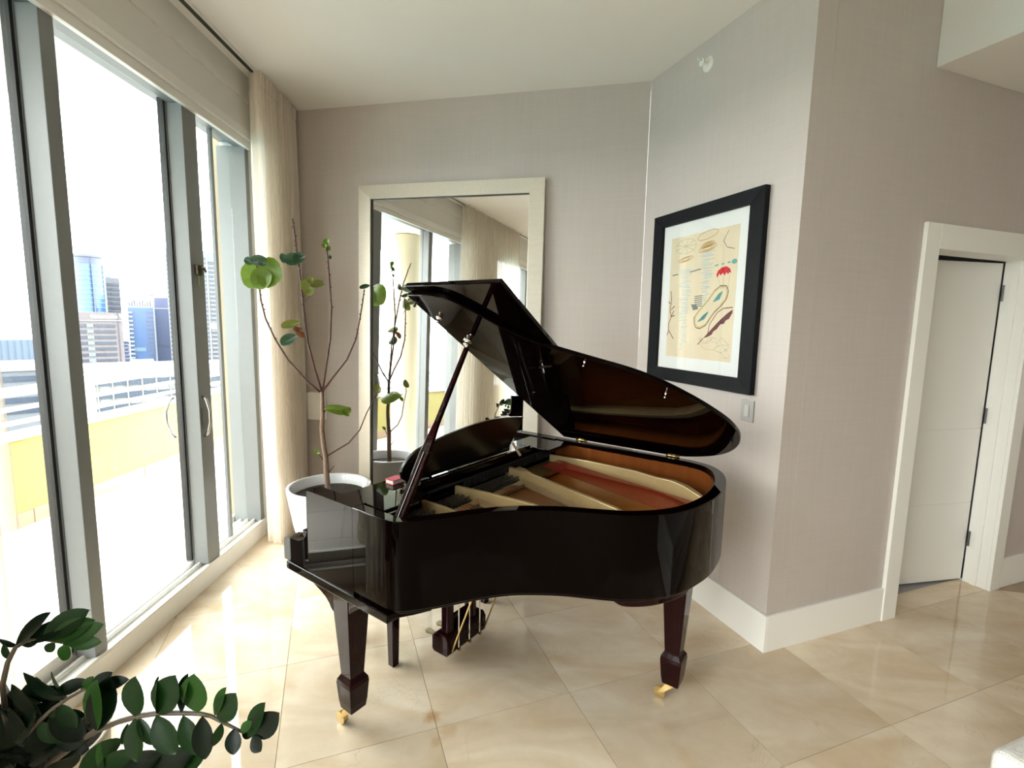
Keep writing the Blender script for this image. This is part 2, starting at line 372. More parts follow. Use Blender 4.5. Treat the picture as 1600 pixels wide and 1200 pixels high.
# the passage behind the door
room2 = mat('passage_wall', (0.62, 0.60, 0.58), 0.7)
struct(uvbox('floor_passage', 0.6, 2.3, 0.1505, 1.4, -0.02, -0.001, mat('passage_floor', (0.30, 0.29, 0.30), 0.5, noise=(8, .1, (1, 1, 1)))), 'grey floor behind the door')
struct(uvbox('wall_passage', 0.6, 2.3, 1.4, 1.5, -0.02, 2.6, room2), 'wall behind the door')
struct(uvbox('wall_passage_left', 0.5, 0.6, 0.131, 1.5, -0.02, 2.6, room2), 'side wall behind the door')
struct(uvbox('wall_passage_right', 2.3, 2.4, 0.131, 1.5, -0.02, 2.6, room2), 'far side wall behind the door')
struct(uvbox('ceiling_passage', 0.6, 2.3, 0.131, 1.4, 2.5, 2.6, room2), 'ceiling behind the door')

# ------------------------------------------------------------------ windows
def window(idx, y0, y1, posts, label):
    """posts: list of (y start, y end) of the upright meeting stiles"""
    wroot = struct(empty('window_%d' % idx, win((y0 + y1) / 2, 0, 0)), label)
    def b(nm, a0, a1, n0, n1, z0, z1, M, bev=0.002):
        o = winbox(nm, a0, a1, n0, n1, z0, z1, M, None, bev); o.parent = wroot; o.matrix_parent_inverse = Matrix.Translation(-wroot.location); return o
    # curb, tracks
    b('sill', y0, y1, -0.20, 0.012, 0.0, 0.118, alu_w); b('sill_lip', y0, y1, -0.012, 0.012, 0.1185, 0.130, alu_w, .001)
    for n in (-0.055, -0.105, -0.155): b('track', y0, y1, n - .006, n + .006, 0.1185, 0.142, alu_w, .001)
    # head, two steps
    b('head', y0, y1, -0.0858, 0.0, 2.862, 2.949, alu); b('outer_head', y0, y1, -0.20, -0.0862, 2.90, 2.949, alu); b('head_moulding', y0, y1, 0.0005, 0.05, 2.895, 2.9495, alu_w); b('head_step', y0, y1, .0005, 0.028, 2.845, 2.8945, alu_w)
    b('side_jamb', y0, y0 + .05, -.20, .0, .1185, 2.8615, alu); b('side_jamb', y1 - .05, y1, -.20, .0, .1185, 2.8615, alu)
    edges = [y0 + .05] + [p for pp in posts for p in pp] + [y1 - .05]
    for k, (a, c) in enumerate(posts):
        # heavy upright with an outer gasket line
        b('upright', a, c, -0.085, 0.0, .131, 2.8615, alu)
        b('outer_stile', a - .001, a + .07, -0.130, -0.0865, .143, 2.8995, alu)
        b('gasket', a - .016, a - .0015, -0.126, -0.092, .16, 2.88, gasket, 0)
    for k in range(0, len(edges), 2):
        a, c = edges[k] + .0005, edges[k + 1] - .0005
        n = -0.108 if k % 4 == 0 else -0.05
        if k == 2 and len(posts) == 2: a = edges[1] + .002; c = edges[3] - .0005; n = -0.108
        if n < -.08 and k + 2 < len(edges): c -= .0165
        o = b('pane', a, c, n - .004, n + .004, .143, 2.8615 if n > -.08 else 2.8995, glass, 0)
        b('bottom_rail', a, c, n - .02, n + .02, .1425, .20, alu_w, .001) if k == 0 else None
    return wroot
w1 = window(1, *WIN1, [(2.075, 2.145), (2.955, 3.085)], 'tall sliding window beside the piano looking over the balcony')
window(2, *WIN2, [(-2.2, -2.1), (-.6, -.5)], 'tall sliding window behind the viewer, partly seen in the mirror, lengthened for light')
# door pull and lock on the window upright
steel = mat('satin_steel', (0.62, 0.61, 0.58), 0.25, 1.0)
def wpart(o):
    o.parent = w1; o.matrix_parent_inverse = Matrix.Translation(-w1.location); return o
wpart(MB().tube([win(2.99, .0, 1.19), win(2.99, .022, 1.17), win(2.99, .04, 1.10), win(2.99, .04, 1.03), win(2.99, .022, .96), win(2.99, 0, .94)], .009, 10).build('pull_handle', steel, smooth=True))
wpart(MB().tube([win(2.94, -.14, 1.19), win(2.94, -.165, 1.17), win(2.94, -.19, 1.10), win(2.94, -.19, 1.03), win(2.94, -.165, .96), win(2.94, -.14, .94)], .009, 10).build('pull_handle', steel, smooth=True))
wpart(winbox('handle_plate', 2.975, 3.005, .0005, .006, .99, 1.12, mat('dark_steel', (0.2, 0.2, 0.2), .3, 1), None, .001))
lockm = mat('bronze_lock', (0.10, 0.075, 0.06), .35, 1)
wpart(winbox('lock_body', 2.985, 3.03, .0005, .022, 1.915, 1.975, lockm, None, .003))
wpart(MB().tube([win(3.0, .022, 1.95), win(3.0, .03, 1.95), win(3.03, .03, 1.96), win(3.05, .03, 1.94)], .006, 8).build('lock_lever', lockm, smooth=True))
wpart(winbox('lock_key', 3.0, 3.012, .008, .012, 1.86, 1.915, mat('key_steel', (.4, .38, .33), .3, 1), None, 0))
wpart(winbox('end_stile', 3.325, 3.355, -.075, -.056, .131, 2.8615, alu, None, .001))
# curtain track set in the ceiling
struct(winbox('trim_1', -4.9, CWB.y - .05, .118, .150, H - .007, H - .0005, mat('track_dark', (.03, .03, .03), .5)), 'dark curtain track slot in the ceiling along the windows')
struct(winbox('trim_2', -4.9, CWB.y - .05, .152, .168, H - .012, H - .0005, alu_w), 'white lip beside the curtain track')

# light portals: guide the sky light through the three openings (they give no light of their own)
for (a, b_) in (WIN1, WIN2):
    L = D.lights.new('window_portal', 'AREA'); L.shape = 'RECTANGLE'; L.size = b_ - a; L.size_y = 2.75; L.cycles.is_portal = True
    lo = D.objects.new('window_portal', L); COL.objects.link(lo)
    mm = Matrix((DW, Z, -WN)).transposed().to_4x4()   # area light shines along -Z local -> into the room
    mm.translation = win((a + b_) / 2, -0.215, 1.5); lo.matrix_world = mm

# ------------------------------------------------------------------ curtains
sheer = sheer_mat('cream_sheer', (0.95, 0.90, 0.83), 0.28); sheer2 = sheer_mat('cream_sheer_open', (0.88, 0.84, 0.77), 0.58)
def curtain(name, y0, y1, n0, amp, folds, label, M, seed, flat=0):
    rnd = random.Random(seed); N = folds * 10; rows = (0.015, 0.5, 1.2, 2.0, 2.7, 3.17, 3.235, 3.285)
    ph = [rnd.uniform(-.5, .5) for _ in range(folds + 2)]
    vs, fs = [], []
    for j, z in enumerate(rows):
        for i in range(N + 1):
            t = i / N; x = t * folds
            k = 1 if j < 5 else (0.8 if j == 5 else .55)
            w_ = math.sin(2 * math.pi * x + ph[int(x)] * math.sin(math.pi * (x % 1)))
            wob = .012 * math.sin(3 * z + i * .13)
            vs.append(win(y0 + (y1 - y0) * t + wob * .4 + amp * .35 * math.sin(4 * math.pi * x) * k, n0 + amp * w_ * k + wob * .3, z))
    for j in range(len(rows) - 1):
        for i in range(N): fs.append((j * (N + 1) + i, j * (N + 1) + i + 1, (j + 1) * (N + 1) + i + 1, (j + 1) * (N + 1) + i))
    root = empty(name, win((y0 + y1) / 2, n0, 0)); tag(root, label, 'curtain', 'cream sheer curtains')
    def ch(o): o.parent = root; o.matrix_parent_inverse = Matrix.Translation(-root.location); return o
    ch(MB().add(vs, fs).build('drape', M, None, smooth=True))
    # stitched heading band
    vs2, fs2 = [], []
    for j, z in enumerate((3.195, 3.288)):
        for i in range(N + 1):
            p = vs[5 * (N + 1) + i]; vs2.append((p[0] + WN.x * .004, p[1] + WN.y * .004, z))
    for i in range(N): fs2.append((i, i + 1, N + 2 + i, N + 1 + i))
    ch(MB().add(vs2, fs2).build('heading_band', M, None, smooth=True))
    return root
curtain('sheer_curtain', 3.50, 4.10, 0.155, 0.055, 13, 'cream sheer curtain gathered in the corner beside the leaning mirror', sheer, 3)
curtain('sheer_curtain', 0.12, 1.635, 0.145, 0.050, 24, 'cream sheer curtain at the left picture edge beyond the dark leafy plant', sheer2, 5)

# ------------------------------------------------------------------ grand piano (local a = towards the tail, b = treble to bass)
PO = Vector((-0.68, 1.895, 0)); PA = math.radians(-36.183)
piano = empty('grand_piano', PO, PA)
tag(piano, 'glossy dark mahogany baby grand piano with its lid propped open', 'piano')
def gloss_wood(name, c0, c1, rough=0.045, lacquer=True):
    """dark stained veneer under polished lacquer: diffuse wood plus a clear reflection that rises towards grazing angles"""
    M = D.materials.new(name); M.use_nodes = True; nt = M.node_tree; b = nt.nodes['Principled BSDF']
    b.inputs['Roughness'].default_value = rough; b.inputs['Specular IOR Level'].default_value = 0.0 if lacquer else 0.3
    tc = nt.nodes.new('ShaderNodeTexCoord'); mp = nt.nodes.new('ShaderNodeMapping'); mp.inputs['Scale'].default_value = (9, 9, 0.7)
    n = nt.nodes.new('ShaderNodeTexNoise'); n.inputs['Scale'].default_value = 2.0; n.inputs['Detail'].default_value = 5; n.inputs['Distortion'].default_value = 0.6
    nt.links.new(tc.outputs['Object'], mp.inputs[0]); nt.links.new(mp.outputs[0], n.inputs['Vector'])
    mx = nt.nodes.new('ShaderNodeMix'); mx.data_type = 'RGBA'; mx.inputs[6].default_value = (*c0, 1); mx.inputs[7].default_value = (*c1, 1)
    nt.links.new(n.outputs['Fac'], mx.inputs[0]); nt.links.new(mx.outputs[2], b.inputs['Base Color'])
    if lacquer:
        lw = nt.nodes.new('ShaderNodeLayerWeight'); lw.inputs[0].default_value = 0.5
        pw = nt.nodes.new('ShaderNodeMath'); pw.operation = 'POWER'; pw.inputs[1].default_value = 3.2; nt.links.new(lw.outputs['Facing'], pw.inputs[0])
        ma = nt.nodes.new('ShaderNodeMath'); ma.operation = 'MULTIPLY_ADD'; ma.inputs[1].default_value = 0.62; ma.inputs[2].default_value = 0.006; nt.links.new(pw.outputs[0], ma.inputs[0])
        gl = nt.nodes.new('ShaderNodeBsdfGlossy'); gl.inputs['Roughness'].default_value = rough * .5
        ms = nt.nodes.new('ShaderNodeMixShader'); out = nt.nodes['Material Output']
        nt.links.new(ma.outputs[0], ms.inputs[0]); nt.links.new(b.outputs[0], ms.inputs[1]); nt.links.new(gl.outputs[0], ms.inputs[2]); nt.links.new(ms.outputs[0], out.inputs[0])
    return M
lac = gloss_wood('black_mahogany_lacquer', (0.0006, 0.0003, 0.0003), (0.0030, 0.0007, 0.0006))
legm = gloss_wood('mahogany_leg_lacquer', (0.005, 0.0012, 0.0015), (0.024, 0.005, 0.005), 0.06)
deskm = mat('music_desk_black', (0.004, 0.003, 0.003), 0.25, coat=0.1)
inner_wood = gloss_wood('amber_rim_veneer', (0.13, 0.032, 0.007), (0.24, 0.072, 0.015), 0.25, False)
sound = gloss_wood('amber_soundboard', (0.34, 0.10, 0.012), (0.52, 0.17, 0.022), 0.35, False)
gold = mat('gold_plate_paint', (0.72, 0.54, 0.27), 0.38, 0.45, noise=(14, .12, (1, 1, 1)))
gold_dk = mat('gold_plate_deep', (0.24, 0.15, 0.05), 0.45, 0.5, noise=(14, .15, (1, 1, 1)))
copper = mat('copper_string', (0.24, 0.018, 0.012), 0.7, 0.0, spec=0.05)
steelw = mat('steel_string', (0.40, 0.37, 0.33), 0.35, 0.9)
felt_red = mat('red_felt', (0.30, 0.02, 0.03), 0.9, bump=(200, .3))
felt_blk = mat('black_damper_felt', (0.012, 0.011, 0.011), 0.8)
brass = mat('brass', (0.66, 0.47, 0.20), 0.22, 1.0)
chrome = mat('polished_nickel', (0.75, 0.72, 0.68), 0.12, 1.0)

ZT, ZB = 0.98, 0.648
bent = [(.33, -.045), (.385, -.032), (.43, .018), (.485, .098), (.55, .205), (.61, .287), (.67, .345), (.78, .424), (.9, .487), (1.0, .545), (1.085, .63), (1.14, .72), (1.172, .82), (1.192, .94), (1.19, 1.08), (1.172, 1.2), (1.13, 1.32), (1.06, 1.41), (.97, 1.45), (.88, 1.46)]
def catmull(p, sub=5):
    out = []
    for i in range(len(p) - 1):
        a, b, c, d = p[max(i - 1, 0)], p[i], p[i + 1], p[min(i + 2, len(p) - 1)]
        for k in range(sub):
            t = k / sub
            out.append(tuple(0.5 * (2 * b[j] + (c[j] - a[j]) * t + (2 * a[j] - 5 * b[j] + 4 * c[j] - d[j]) * t * t + (3 * b[j] - a[j] - 3 * c[j] + d[j]) * t ** 3) for j in range(2)))
    out.append(tuple(p[-1])); return out
curve = [(.15, -.045)] + catmull(bent, 4) + [(.15, 1.46)]
def offset(pl, d):
    out = []
    for i, p in enumerate(pl):
        a, c = pl[max(i - 1, 0)], pl[min(i + 1, len(pl) - 1)]
        tx, ty = c[0] - a[0], c[1] - a[1]; l = math.hypot(tx, ty); out.append((p[0] - ty / l * d, p[1] + tx / l * d))
    return out
def band(outer, inner, z0, z1):
    n = len(outer); vs = []
    for pl_, z in ((outer, z0), (outer, z1), (inner, z1), (inner, z0)): vs += [(a, b, z) for a, b in pl_]
    fs = []
    for r in range(4):
        s = (r + 1) % 4
        for i in range(n - 1): fs.append((r * n + i, r * n + i + 1, s * n + i + 1, s * n + i))
    fs += [(0, n, 2 * n, 3 * n), (n - 1, 4 * n - 1, 3 * n - 1, 2 * n - 1)]
    return MB().add(vs, fs)
inner = offset(curve, .048)
def sm(o, ang=0.7):
    o.data.shade_smooth()
    try: o.data.set_sharp_from_angle(angle=ang)
    except Exception: pass
    return o
sm(band(curve, inner, ZB, ZT).build('rim', lac, piano, bevel=.003))
lin_o, lin_i = offset(curve, .0485), offset(curve, .056)
sm(band(lin_o, lin_i, .80, .955).build('inner_rim', inner_wood, piano))
sm(band(offset(curve, .012), offset(curve, .040), ZB - .014, ZB - .0005).build('rim_base_moulding', lac, piano, bevel=.003))
# soundboard, bottom boards
def fill(poly, z0, z1): return MB().prism(poly, lambda a, b: (a, b, z0), lambda a, b: (a, b, z1))
sb_poly = [(.11, .022), (.15, .0125)] + lin_i[1:-1] + [(.15, 1.402), (.11, 1.402)]
sb_poly = [(.15, .013)] + lin_i[1:-1] + [(.15, 1.402)]
fill(sb_poly, .826, .838).build('soundboard', sound, piano)
fill([(.15, .005)] + inner[1:-1] + [(.15, 1.41)], .70, .712).build('bottom_board', lac, piano)
MB().box(.18, 1.10, .98, 1.03, .60, .699).build('under_beam', legm, piano, bevel=.004)
# rounded block below the tail
tb = [(.90, .60), (.93, .575), (.98, .57), (1.06, .64), (1.12, .75), (1.14, .86), (1.12, 1.08), (1.0, 1.1), (.97, .85)]
fill(catmull(tb + [tb[0]], 4)[:-1], .602, .6335).build('tail_leg_block', legm, piano, bevel=.006)
# keybed, cheeks
MB().box(-.312, .352, -.052, 1.467, .597, .632).build('keybed', lac, piano, bevel=.004)
fill([(.3525, -.045), (.40, .03), (.43, .09), (.3525, .16)], .612, .6335).build('keybed_corner', lac, piano, bevel=.003)
# arms: side profile given as columns (a, top), so that the scrolled front stays a clean surface
cols_ = [(-.338, .700), (-.335, .722), (-.326, .733), (-.30, .738), (-.27, .739), (-.24, .741), (-.215, .746), (-.195, .754), (-.178, .766), (-.165, .782), (-.157, .800), (-.153, .825), (-.1525, .975), (-.149, .98), (.15, .98)]
for b0, b1 in ((-.0448, .0205), (1.3945, 1.4598)):
    vs, n_ = [], len(cols_)
    for a_, zt_ in cols_: vs += [(a_, b0, .6325), (a_, b0, zt_), (a_, b1, zt_), (a_, b1, .6325)]
    fs = [(3, 2, 1, 0), tuple(4 * n_ - 4 + k for k in range(4))]
    for i in range(n_ - 1):
        for k in range(4): fs.append((4 * i + k, 4 * i + (k + 1) % 4, 4 * i + 4 + (k + 1) % 4, 4 * i + 4 + k))
    sm(MB().add(vs, fs).build('arm', lac, piano), .5)
# key slip, closed fallboard between the arms
MB().box(-.325, -.30, .0215, 1.3935, .6325, .70).build('key_slip', lac, piano, bevel=.004)
fbp = [(-.30, .735), (-.22, .742), (-.12, .75), (-.05, .79), (-.02, .85), (-.015, .93), (-.03, .93), (-.038, .85), (-.065, .805), (-.125, .766), (-.22, .757), (-.30, .75)]
MB().prism(fbp, lambda a, z: (a, .022, z), lambda a, z: (a, 1.393, z)).build('fallboard', lac, piano, bevel=.002)
MB().box(-.03, .0, .022, 1.393, .6325, .73).build('key_frame', felt_blk, piano)
# tray that carries the music desk, and its two side shelves
MB().box(-.018, .255, .0215, .255, .958, .974).build('side_shelf', lac, piano, bevel=.003)
MB().box(-.018, .255, 1.16, 1.393, .958, .974).build('side_shelf', lac, piano, bevel=.003)
MB().box(-.018, .15, .256, 1.159, .958, .974).build('desk_tray', lac, piano, bevel=.003)
MB().box(-.016, .14, .0215, 1.393, .9305, .957).build('stretcher', lac, piano, bevel=.002)
MB().box(.1405, .1525, .30, 1.13, .9745, .992).build('desk_ledge', lac, piano, bevel=.002)
MB().tube([(.156, .33, .99), (.156, 1.0, .99)], .004, 8).build('desk_hinge', chrome, piano)
# music desk leaning towards the strings
top_c = catmull([(.185, 1.06), (.195, 1.10), (.24, 1.145), (.34, 1.172), (.49, 1.198), (.65, 1.209), (.80, 1.205), (.98, 1.182)], 5)
desk = [(.30, .995), (.24, 1.0), (.20, 1.03)] + top_c + [(.985, 1.15), (.955, 1.07), (.94, 1.03), (.95, .995)]
MB().prism(desk, lambda b, z: (.125 + .36 * (z - 1.0), b, z), lambda b, z: (.140 + .36 * (z - 1.0), b, z)).build('music_desk', deskm, piano, bevel=.002)
MB().tube([(.20, .965, .976), (.168, .935, 1.045)], .007, 8).build('desk_prop', mat('pale_wood_prop', (.55, .42, .28), .4), piano)
# --- iron plate
def strut(path, h0, h1, wd, nm='plate_strut'):
    mb = MB(); n = len(path); vs = []
    for i, (a, b, zt) in enumerate(path):
        p, q = path[max(i - 1, 0)], path[min(i + 1, n - 1)]
        tx, ty = q[0] - p[0], q[1] - p[1]; l = math.hypot(tx, ty); nx, ny = -ty / l, tx / l
        w0 = wd if not hasattr(wd, '__len__') else wd[i]
        vs += [(a + nx * w0 / 2, b + ny * w0 / 2, h0), (a - nx * w0 / 2, b - ny * w0 / 2, h0), (a - nx * w0 * .4, b - ny * w0 * .4, zt), (a + nx * w0 * .4, b + ny * w0 * .4, zt)]
    fs = [(3, 2, 1, 0), (4 * n - 4, 4 * n - 3, 4 * n - 2, 4 * n - 1)]
    for i in range(n - 1):
        for k in range(4): fs.append((4 * i + k, 4 * i + (k + 1) % 4, 4 * i + 4 + (k + 1) % 4, 4 * i + 4 + k))
    return mb.add(vs, fs).build(nm, gold, piano, bevel=.003)
ZP = .872
strut([(.165, .300, .915), (.30, .292, .92), (.39, .283, .918), (.425, .280, .90), (.45, .278, .868)], ZP - .02, 0, .020)
strut([(.15, .522, .918), (.35, .527, .925), (.58, .533, .925), (.635, .535, .912), (.665, .536, .868)], ZP - .02, 0, .022)
strut([(.145, .925, .918), (.40, .848, .928), (.70, .758, .930), (.87, .706, .928), (.925, .690, .91), (.965, .678, .868)], ZP - .02, 0, .026)
strut([(.17, 1.315, .905), (.45, 1.285, .922), (.72, 1.262, .926), (.84, 1.252, .918), (.93, 1.225, .926), (1.0, 1.19, .924), (1.06, 1.15, .915), (1.115, 1.112, .905), (1.135, 1.10, .872)], ZP - .025, 0, [.020, .022, .024, .026, .034, .040, .034, .026, .02])
# plate webbing along the bent side and at the pin block
near_i = [p for p in lin_i if p[1] < .95 and p[0] > .3]
web_o = offset(near_i, .003); web_i = offset(near_i, .085)
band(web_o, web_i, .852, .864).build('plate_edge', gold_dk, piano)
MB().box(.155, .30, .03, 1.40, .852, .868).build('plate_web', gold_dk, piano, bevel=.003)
fill([(.17, .90), (.30, .885), (.31, .93), (.22, .99), (.17, 1.0)], .8685, .905).build('plate_boss', gold, piano, bevel=.006)
# dark pin block rows and pins (far too many and too small to pick apart)
for a0, a1, b0, b1 in ((.175, .285, .06, .285), (.175, .285, .31, .51), (.175, .285, .54, .88)):
    MB().box(a0, a1, b0, b1, .8685, .876).build('pin_field', felt_blk, piano)
pins = MB()
for b0, b1, n in ((.07, .28, 16), (.32, .50, 14), (.55, .87, 26)):
    for i in range(n):
        for r in range(3):
            b_ = b0 + (b1 - b0) * (i + .33 * r) / n; a_ = .195 + .03 * r
            pins.box(a_ - .003, a_ + .003, b_ - .003, b_ + .003, .876, .899)
po_ = pins.build('tuning_pins', steelw, piano); po_['kind'] = 'stuff'
for b0, b1 in ((.06, .285), (.31, .51), (.54, .88)):
    MB().box(.292, .300, b0, b1, .8685, .892).build('string_bar', chrome, piano, bevel=.001)
# dampers: dark felt line behind the desk
for i in range(34):
    b_ = .56 + i * .0225
    MB().box(.158, .170, b_, b_ + .018, .895, .935).build('damper', felt_blk, piano)
MB().tube([(.162, .05, .935), (.162, 1.38, .935)], .006, 8).build('damper_rail', felt_blk, piano)
MB().tube([(.152, .06, .905), (.152, .32, .905)], .006, 8).build('pressure_rod', chrome, piano)
# red felt cloths
MB().hexa([(.69, .52, .8645), (.89, .62, .8645), (.875, .655, .8645), (.675, .56, .8645)], [(.69, .52, .870), (.89, .62, .870), (.875, .655, .870), (.675, .56, .870)]).build('felt_strip', felt_red, piano)
MB().hexa([(.30, 1.33, .8645), (.95, 1.30, .8645), (.95, 1.36, .8645), (.30, 1.37, .8645)], [(.30, 1.33, .870), (.95, 1.30, .870), (.95, 1.36, .870), (.30, 1.37, .870)]).build('felt_strip', felt_red, piano)
# strings
def string(p, q, r, M): MB().tube([p, q], r, 5, False).build('string', M, piano)
def rim_hit(b):   # a of the inner rim at given b on the bent side
    best = None
    for i in range(len(near_i) - 1):
        (a0, b0), (a1, b1) = near_i[i], near_i[i + 1]
        if min(b0, b1) <= b <= max(b0, b1) and b1 != b0: best = a0 + (a1 - a0) * (b - b0) / (b1 - b0)
    return best
for i in range(40):                                                # treble and tenor, fine steel
    b_ = .07 + i * .0205
    if any(abs(b_ - s) < .016 for s in (.295, .527)): continue
    bend = b_ - .02 - .10 * max(0, (b_ - .5))
    a1 = rim_hit(min(max(bend, .03), .88))
    if a1 is None: continue
    a1 -= .05
    if a1 < .33: continue
    string((.296, b_, .8925), (a1, bend, .868), .0009, steelw)
for i in range(26):                                                # bass, copper wound, over-strung
    t = i / 25
    string((.26, 1.09 + .165 * t, .900), (1.07 + .03 * (t - .5), .87 + .21 * t, .892), .0009, copper)
MB().tube([(1.035, .765, .886), (1.06, .86, .886), (1.075, .96, .886), (1.075, 1.07, .886)], .008, 8).build('bass_bridge', mat('bridge_maple', (.45, .22, .09), .4), piano, smooth=True)
MB().tube([(.55, .40, .846), (.70, .50, .846), (.86, .62, .846), (.98, .76, .846)], .010, 8).build('long_bridge', MATS['bridge_maple'], piano, smooth=True)
# white paper tag with a hole
ring = MB(); 
for k in range(8):
    a0, a1 = 2 * math.pi * k / 8, 2 * math.pi * (k + 1) / 8
    def rr(a, r, sq): 
        x, y = math.cos(a), math.sin(a); m_ = max(abs(x), abs(y)); return (x / m_ * r, y / m_ * r) if sq else (x * r, y * r)
    p = [rr(a0, .021, 1), rr(a1, .021, 1), rr(a1, .006, 0), rr(a0, .006, 0)]
    ring.add([(.475 + x, .33 + y, .8975) for x, y in p], [(0, 1, 2, 3)])
ring.build('paper_tag', mat('white_paper', (.82, .78, .66), .7), piano)
# --- lid
TH = math.radians(32); HB, HZ = 1.453, .987
def lid(a, d, t): return (a, HB - d * math.cos(TH) + t * math.sin(TH), HZ + d * math.sin(TH) + t * math.cos(TH))
lp = [(.178, 1.472), (.29, 1.47)] + catmull([(.31, 1.468), (.375, 1.437), (.435, 1.362), (.485, 1.278), (.54, 1.2), (.6, 1.145), (.67, 1.1), (.8, 1.03), (.93, .96), (1.02, .885), (1.1, .785), (1.165, .68), (1.215, .57), (1.235, .46), (1.228, .37), (1.2, .28), (1.15, .19), (1.08, .115), (1.0, .06), (.92, .02), (.85, 0)], 4) + [(.178, 0)]
sm(MB().prism(lp, lambda a, d: lid(a, d, 0), lambda a, d: lid(a, d, .019)).build('lid', lac, piano, bevel=.003))
flap = MB().prism([(.182, 0.01), (.182, 1.50), (.645, 1.50), (.645, 0.01)], lambda a, d: lid(a, d, .0225), lambda a, d: lid(a, d, .041)).build('folded_lid_flap', lac, piano, bevel=.003)
for a_ in (.30, .845):
    MB().box(a_ - .035, a_ + .035, 1.448, 1.4605, .9805, .9865).build('lid_hinge', brass, piano, bevel=.001)
    MB().tube([(a_ - .035, 1.4485, .9865), (a_ + .035, 1.4485, .9865)], .005, 8).build('hinge_pin', brass, piano, smooth=True)
def knob(a, d, nm, M, r=.014):
    prof_ = [(0.0001, 0), (r, 0), (r, .004), (r * .5, .006), (r * .45, .014), (r * .7, .018), (r * .6, .023), (.0001, .024)]
    mb = MB(); N = 14; vs = []
    for rr_, hh in prof_:
        for k in range(N):
            an = 2 * math.pi * k / N; vs.append(lid(a + rr_ * math.cos(an), d + rr_ * math.sin(an), -hh))
    fs = [(i * N + k, i * N + (k + 1) % N, (i + 1) * N + (k + 1) % N, (i + 1) * N + k) for i in range(len(prof_) - 1) for k in range(N)]
    mb.add(vs, fs).build(nm, M, piano, smooth=True)
knob(.225, 1.318, 'lid_button', chrome); knob(.246, 1.139, 'prop_cup', chrome, .02); knob(.195, 1.43, 'rubber_button', felt_blk, .008); knob(1.19, .35, 'rubber_button', felt_blk, .007)
knob(.76, 1.02, 'rubber_button', chrome, .005); knob(1.02, .80, 'rubber_button', chrome, .005)
# --- lid prop: broad slotted foot, slim upper stick
pb, pt = Vector((.338, .014, .955)), Vector((.246, .494, 1.582))
ax = (pt - pb); PL = ax.length; ax.normalize(); sx = Vector((1, 0, 0)); sx = (sx - ax * sx.dot(ax)).normalized(); sy = ax.cross(sx)
def pp(l, s, t): return pb + ax * l + sx * s + sy * t
outline = [(0, .019), (.27, .021), (.31, .0195), (.36, .013), (.42, .0105), (PL - .02, .009), (PL, .006)]
mb = MB()
def plank(l0, l1, s0a, s1a, s0b, s1b):
    mb.hexa([pp(l0, s0a, -.008), pp(l0, s1a, -.008), pp(l0, s1a, .008), pp(l0, s0a, .008)], [pp(l1, s0b, -.008), pp(l1, s1b, -.008), pp(l1, s1b, .008), pp(l1, s0b, .008)])
plank(0, .28, -.020, -.007, -.022, -.006); plank(0, .28, .007, .020, .006, .022); plank(0, .012, -.007, .007, -.007, .007)
plank(.272, .335, -.022, .022, -.0175, .0175); plank(.335, .40, -.0175, .0175, -.0105, .0105); plank(.40, PL - .03, -.0105, .0105, -.009, .009)
mb.build('lid_prop', legm, piano, bevel=.0015)
MB().tube([pp(0, 0, -.006), pp(.272, 0, -.006)], .0042, 8).build('half_prop', legm, piano)
MB().tube([pp(PL - .03, 0, 0), pp(PL - .01, 0, 0)], [.009, .006], 8).build('prop_tip', chrome, piano)
# --- legs
def leg(ca, cb, nm, corbel):
    lg = empty(nm, (ca, cb, 0), 0, piano)
    def sq(z, r, r2=None): r2 = r2 or r; return [(-r, -r2, z), (r, -r2, z), (r, r2, z), (-r, r2, z)]
    prof_ = [(.08, .036), (.115, .041), (.195, .047), (.212, .045), (.232, .033), (.50, .049), (.5965, .052)]
    vs, fs = [], []
    for z, r in prof_: vs += sq(z, r)
    for i in range(len(prof_) - 1):
        for k in range(4): fs.append((4 * i + k, 4 * i + (k + 1) % 4, 4 * i + 4 + (k + 1) % 4, 4 * i + 4 + k))
    fs += [(3, 2, 1, 0), tuple(4 * len(prof_) - 4 + k for k in range(4))]
    MB().add(vs, fs).build('leg_post', legm, lg, bevel=.003)
    if corbel:
        cpz = [(-.051, .5965), (-.215, .5965), (-.20, .585), (-.17, .575), (-.13, .562), (-.098, .548), (-.075, .53), (-.065, .515), (-.049, .505)]
        MB().prism(cpz, lambda a, z: (a, -.05, z), lambda a, z: (a, .05, z)).build('corbel', legm, lg, bevel=.002)
        cpy = [(.0525, .5965), (.13, .5965), (.12, .583), (.09, .576), (.07, .562), (.0525, .53)]
        MB().prism(cpy, lambda a, z: (a, -.05, z), lambda a, z: (a, .05, z)).build('corbel', legm, lg, bevel=.002)
    cs = MB().tube([(-.045, -.034, .026), (-.045, -.012, .026)], .026, 18).build('caster_wheel', brass, lg, smooth=False)
    MB().tube([(-.045, -.008, .026), (-.045, -.002, .026)], .012, 10).build('caster_axle', brass, lg)
    MB().hexa([(-.055, -.036, .030), (-.030, -.036, .030), (-.030, -.010, .030), (-.055, -.010, .030)], [(-.02, -.03, .079), (.02, -.03, .079), (.02, .012, .079), (-.02, .012, .079)]).build('caster_fork', brass, lg, bevel=.002)
    return lg
leg(.047, .016, 'leg', True); leg(.047, 1.37, 'leg', True); leg(1.055, .975, 'leg', False)
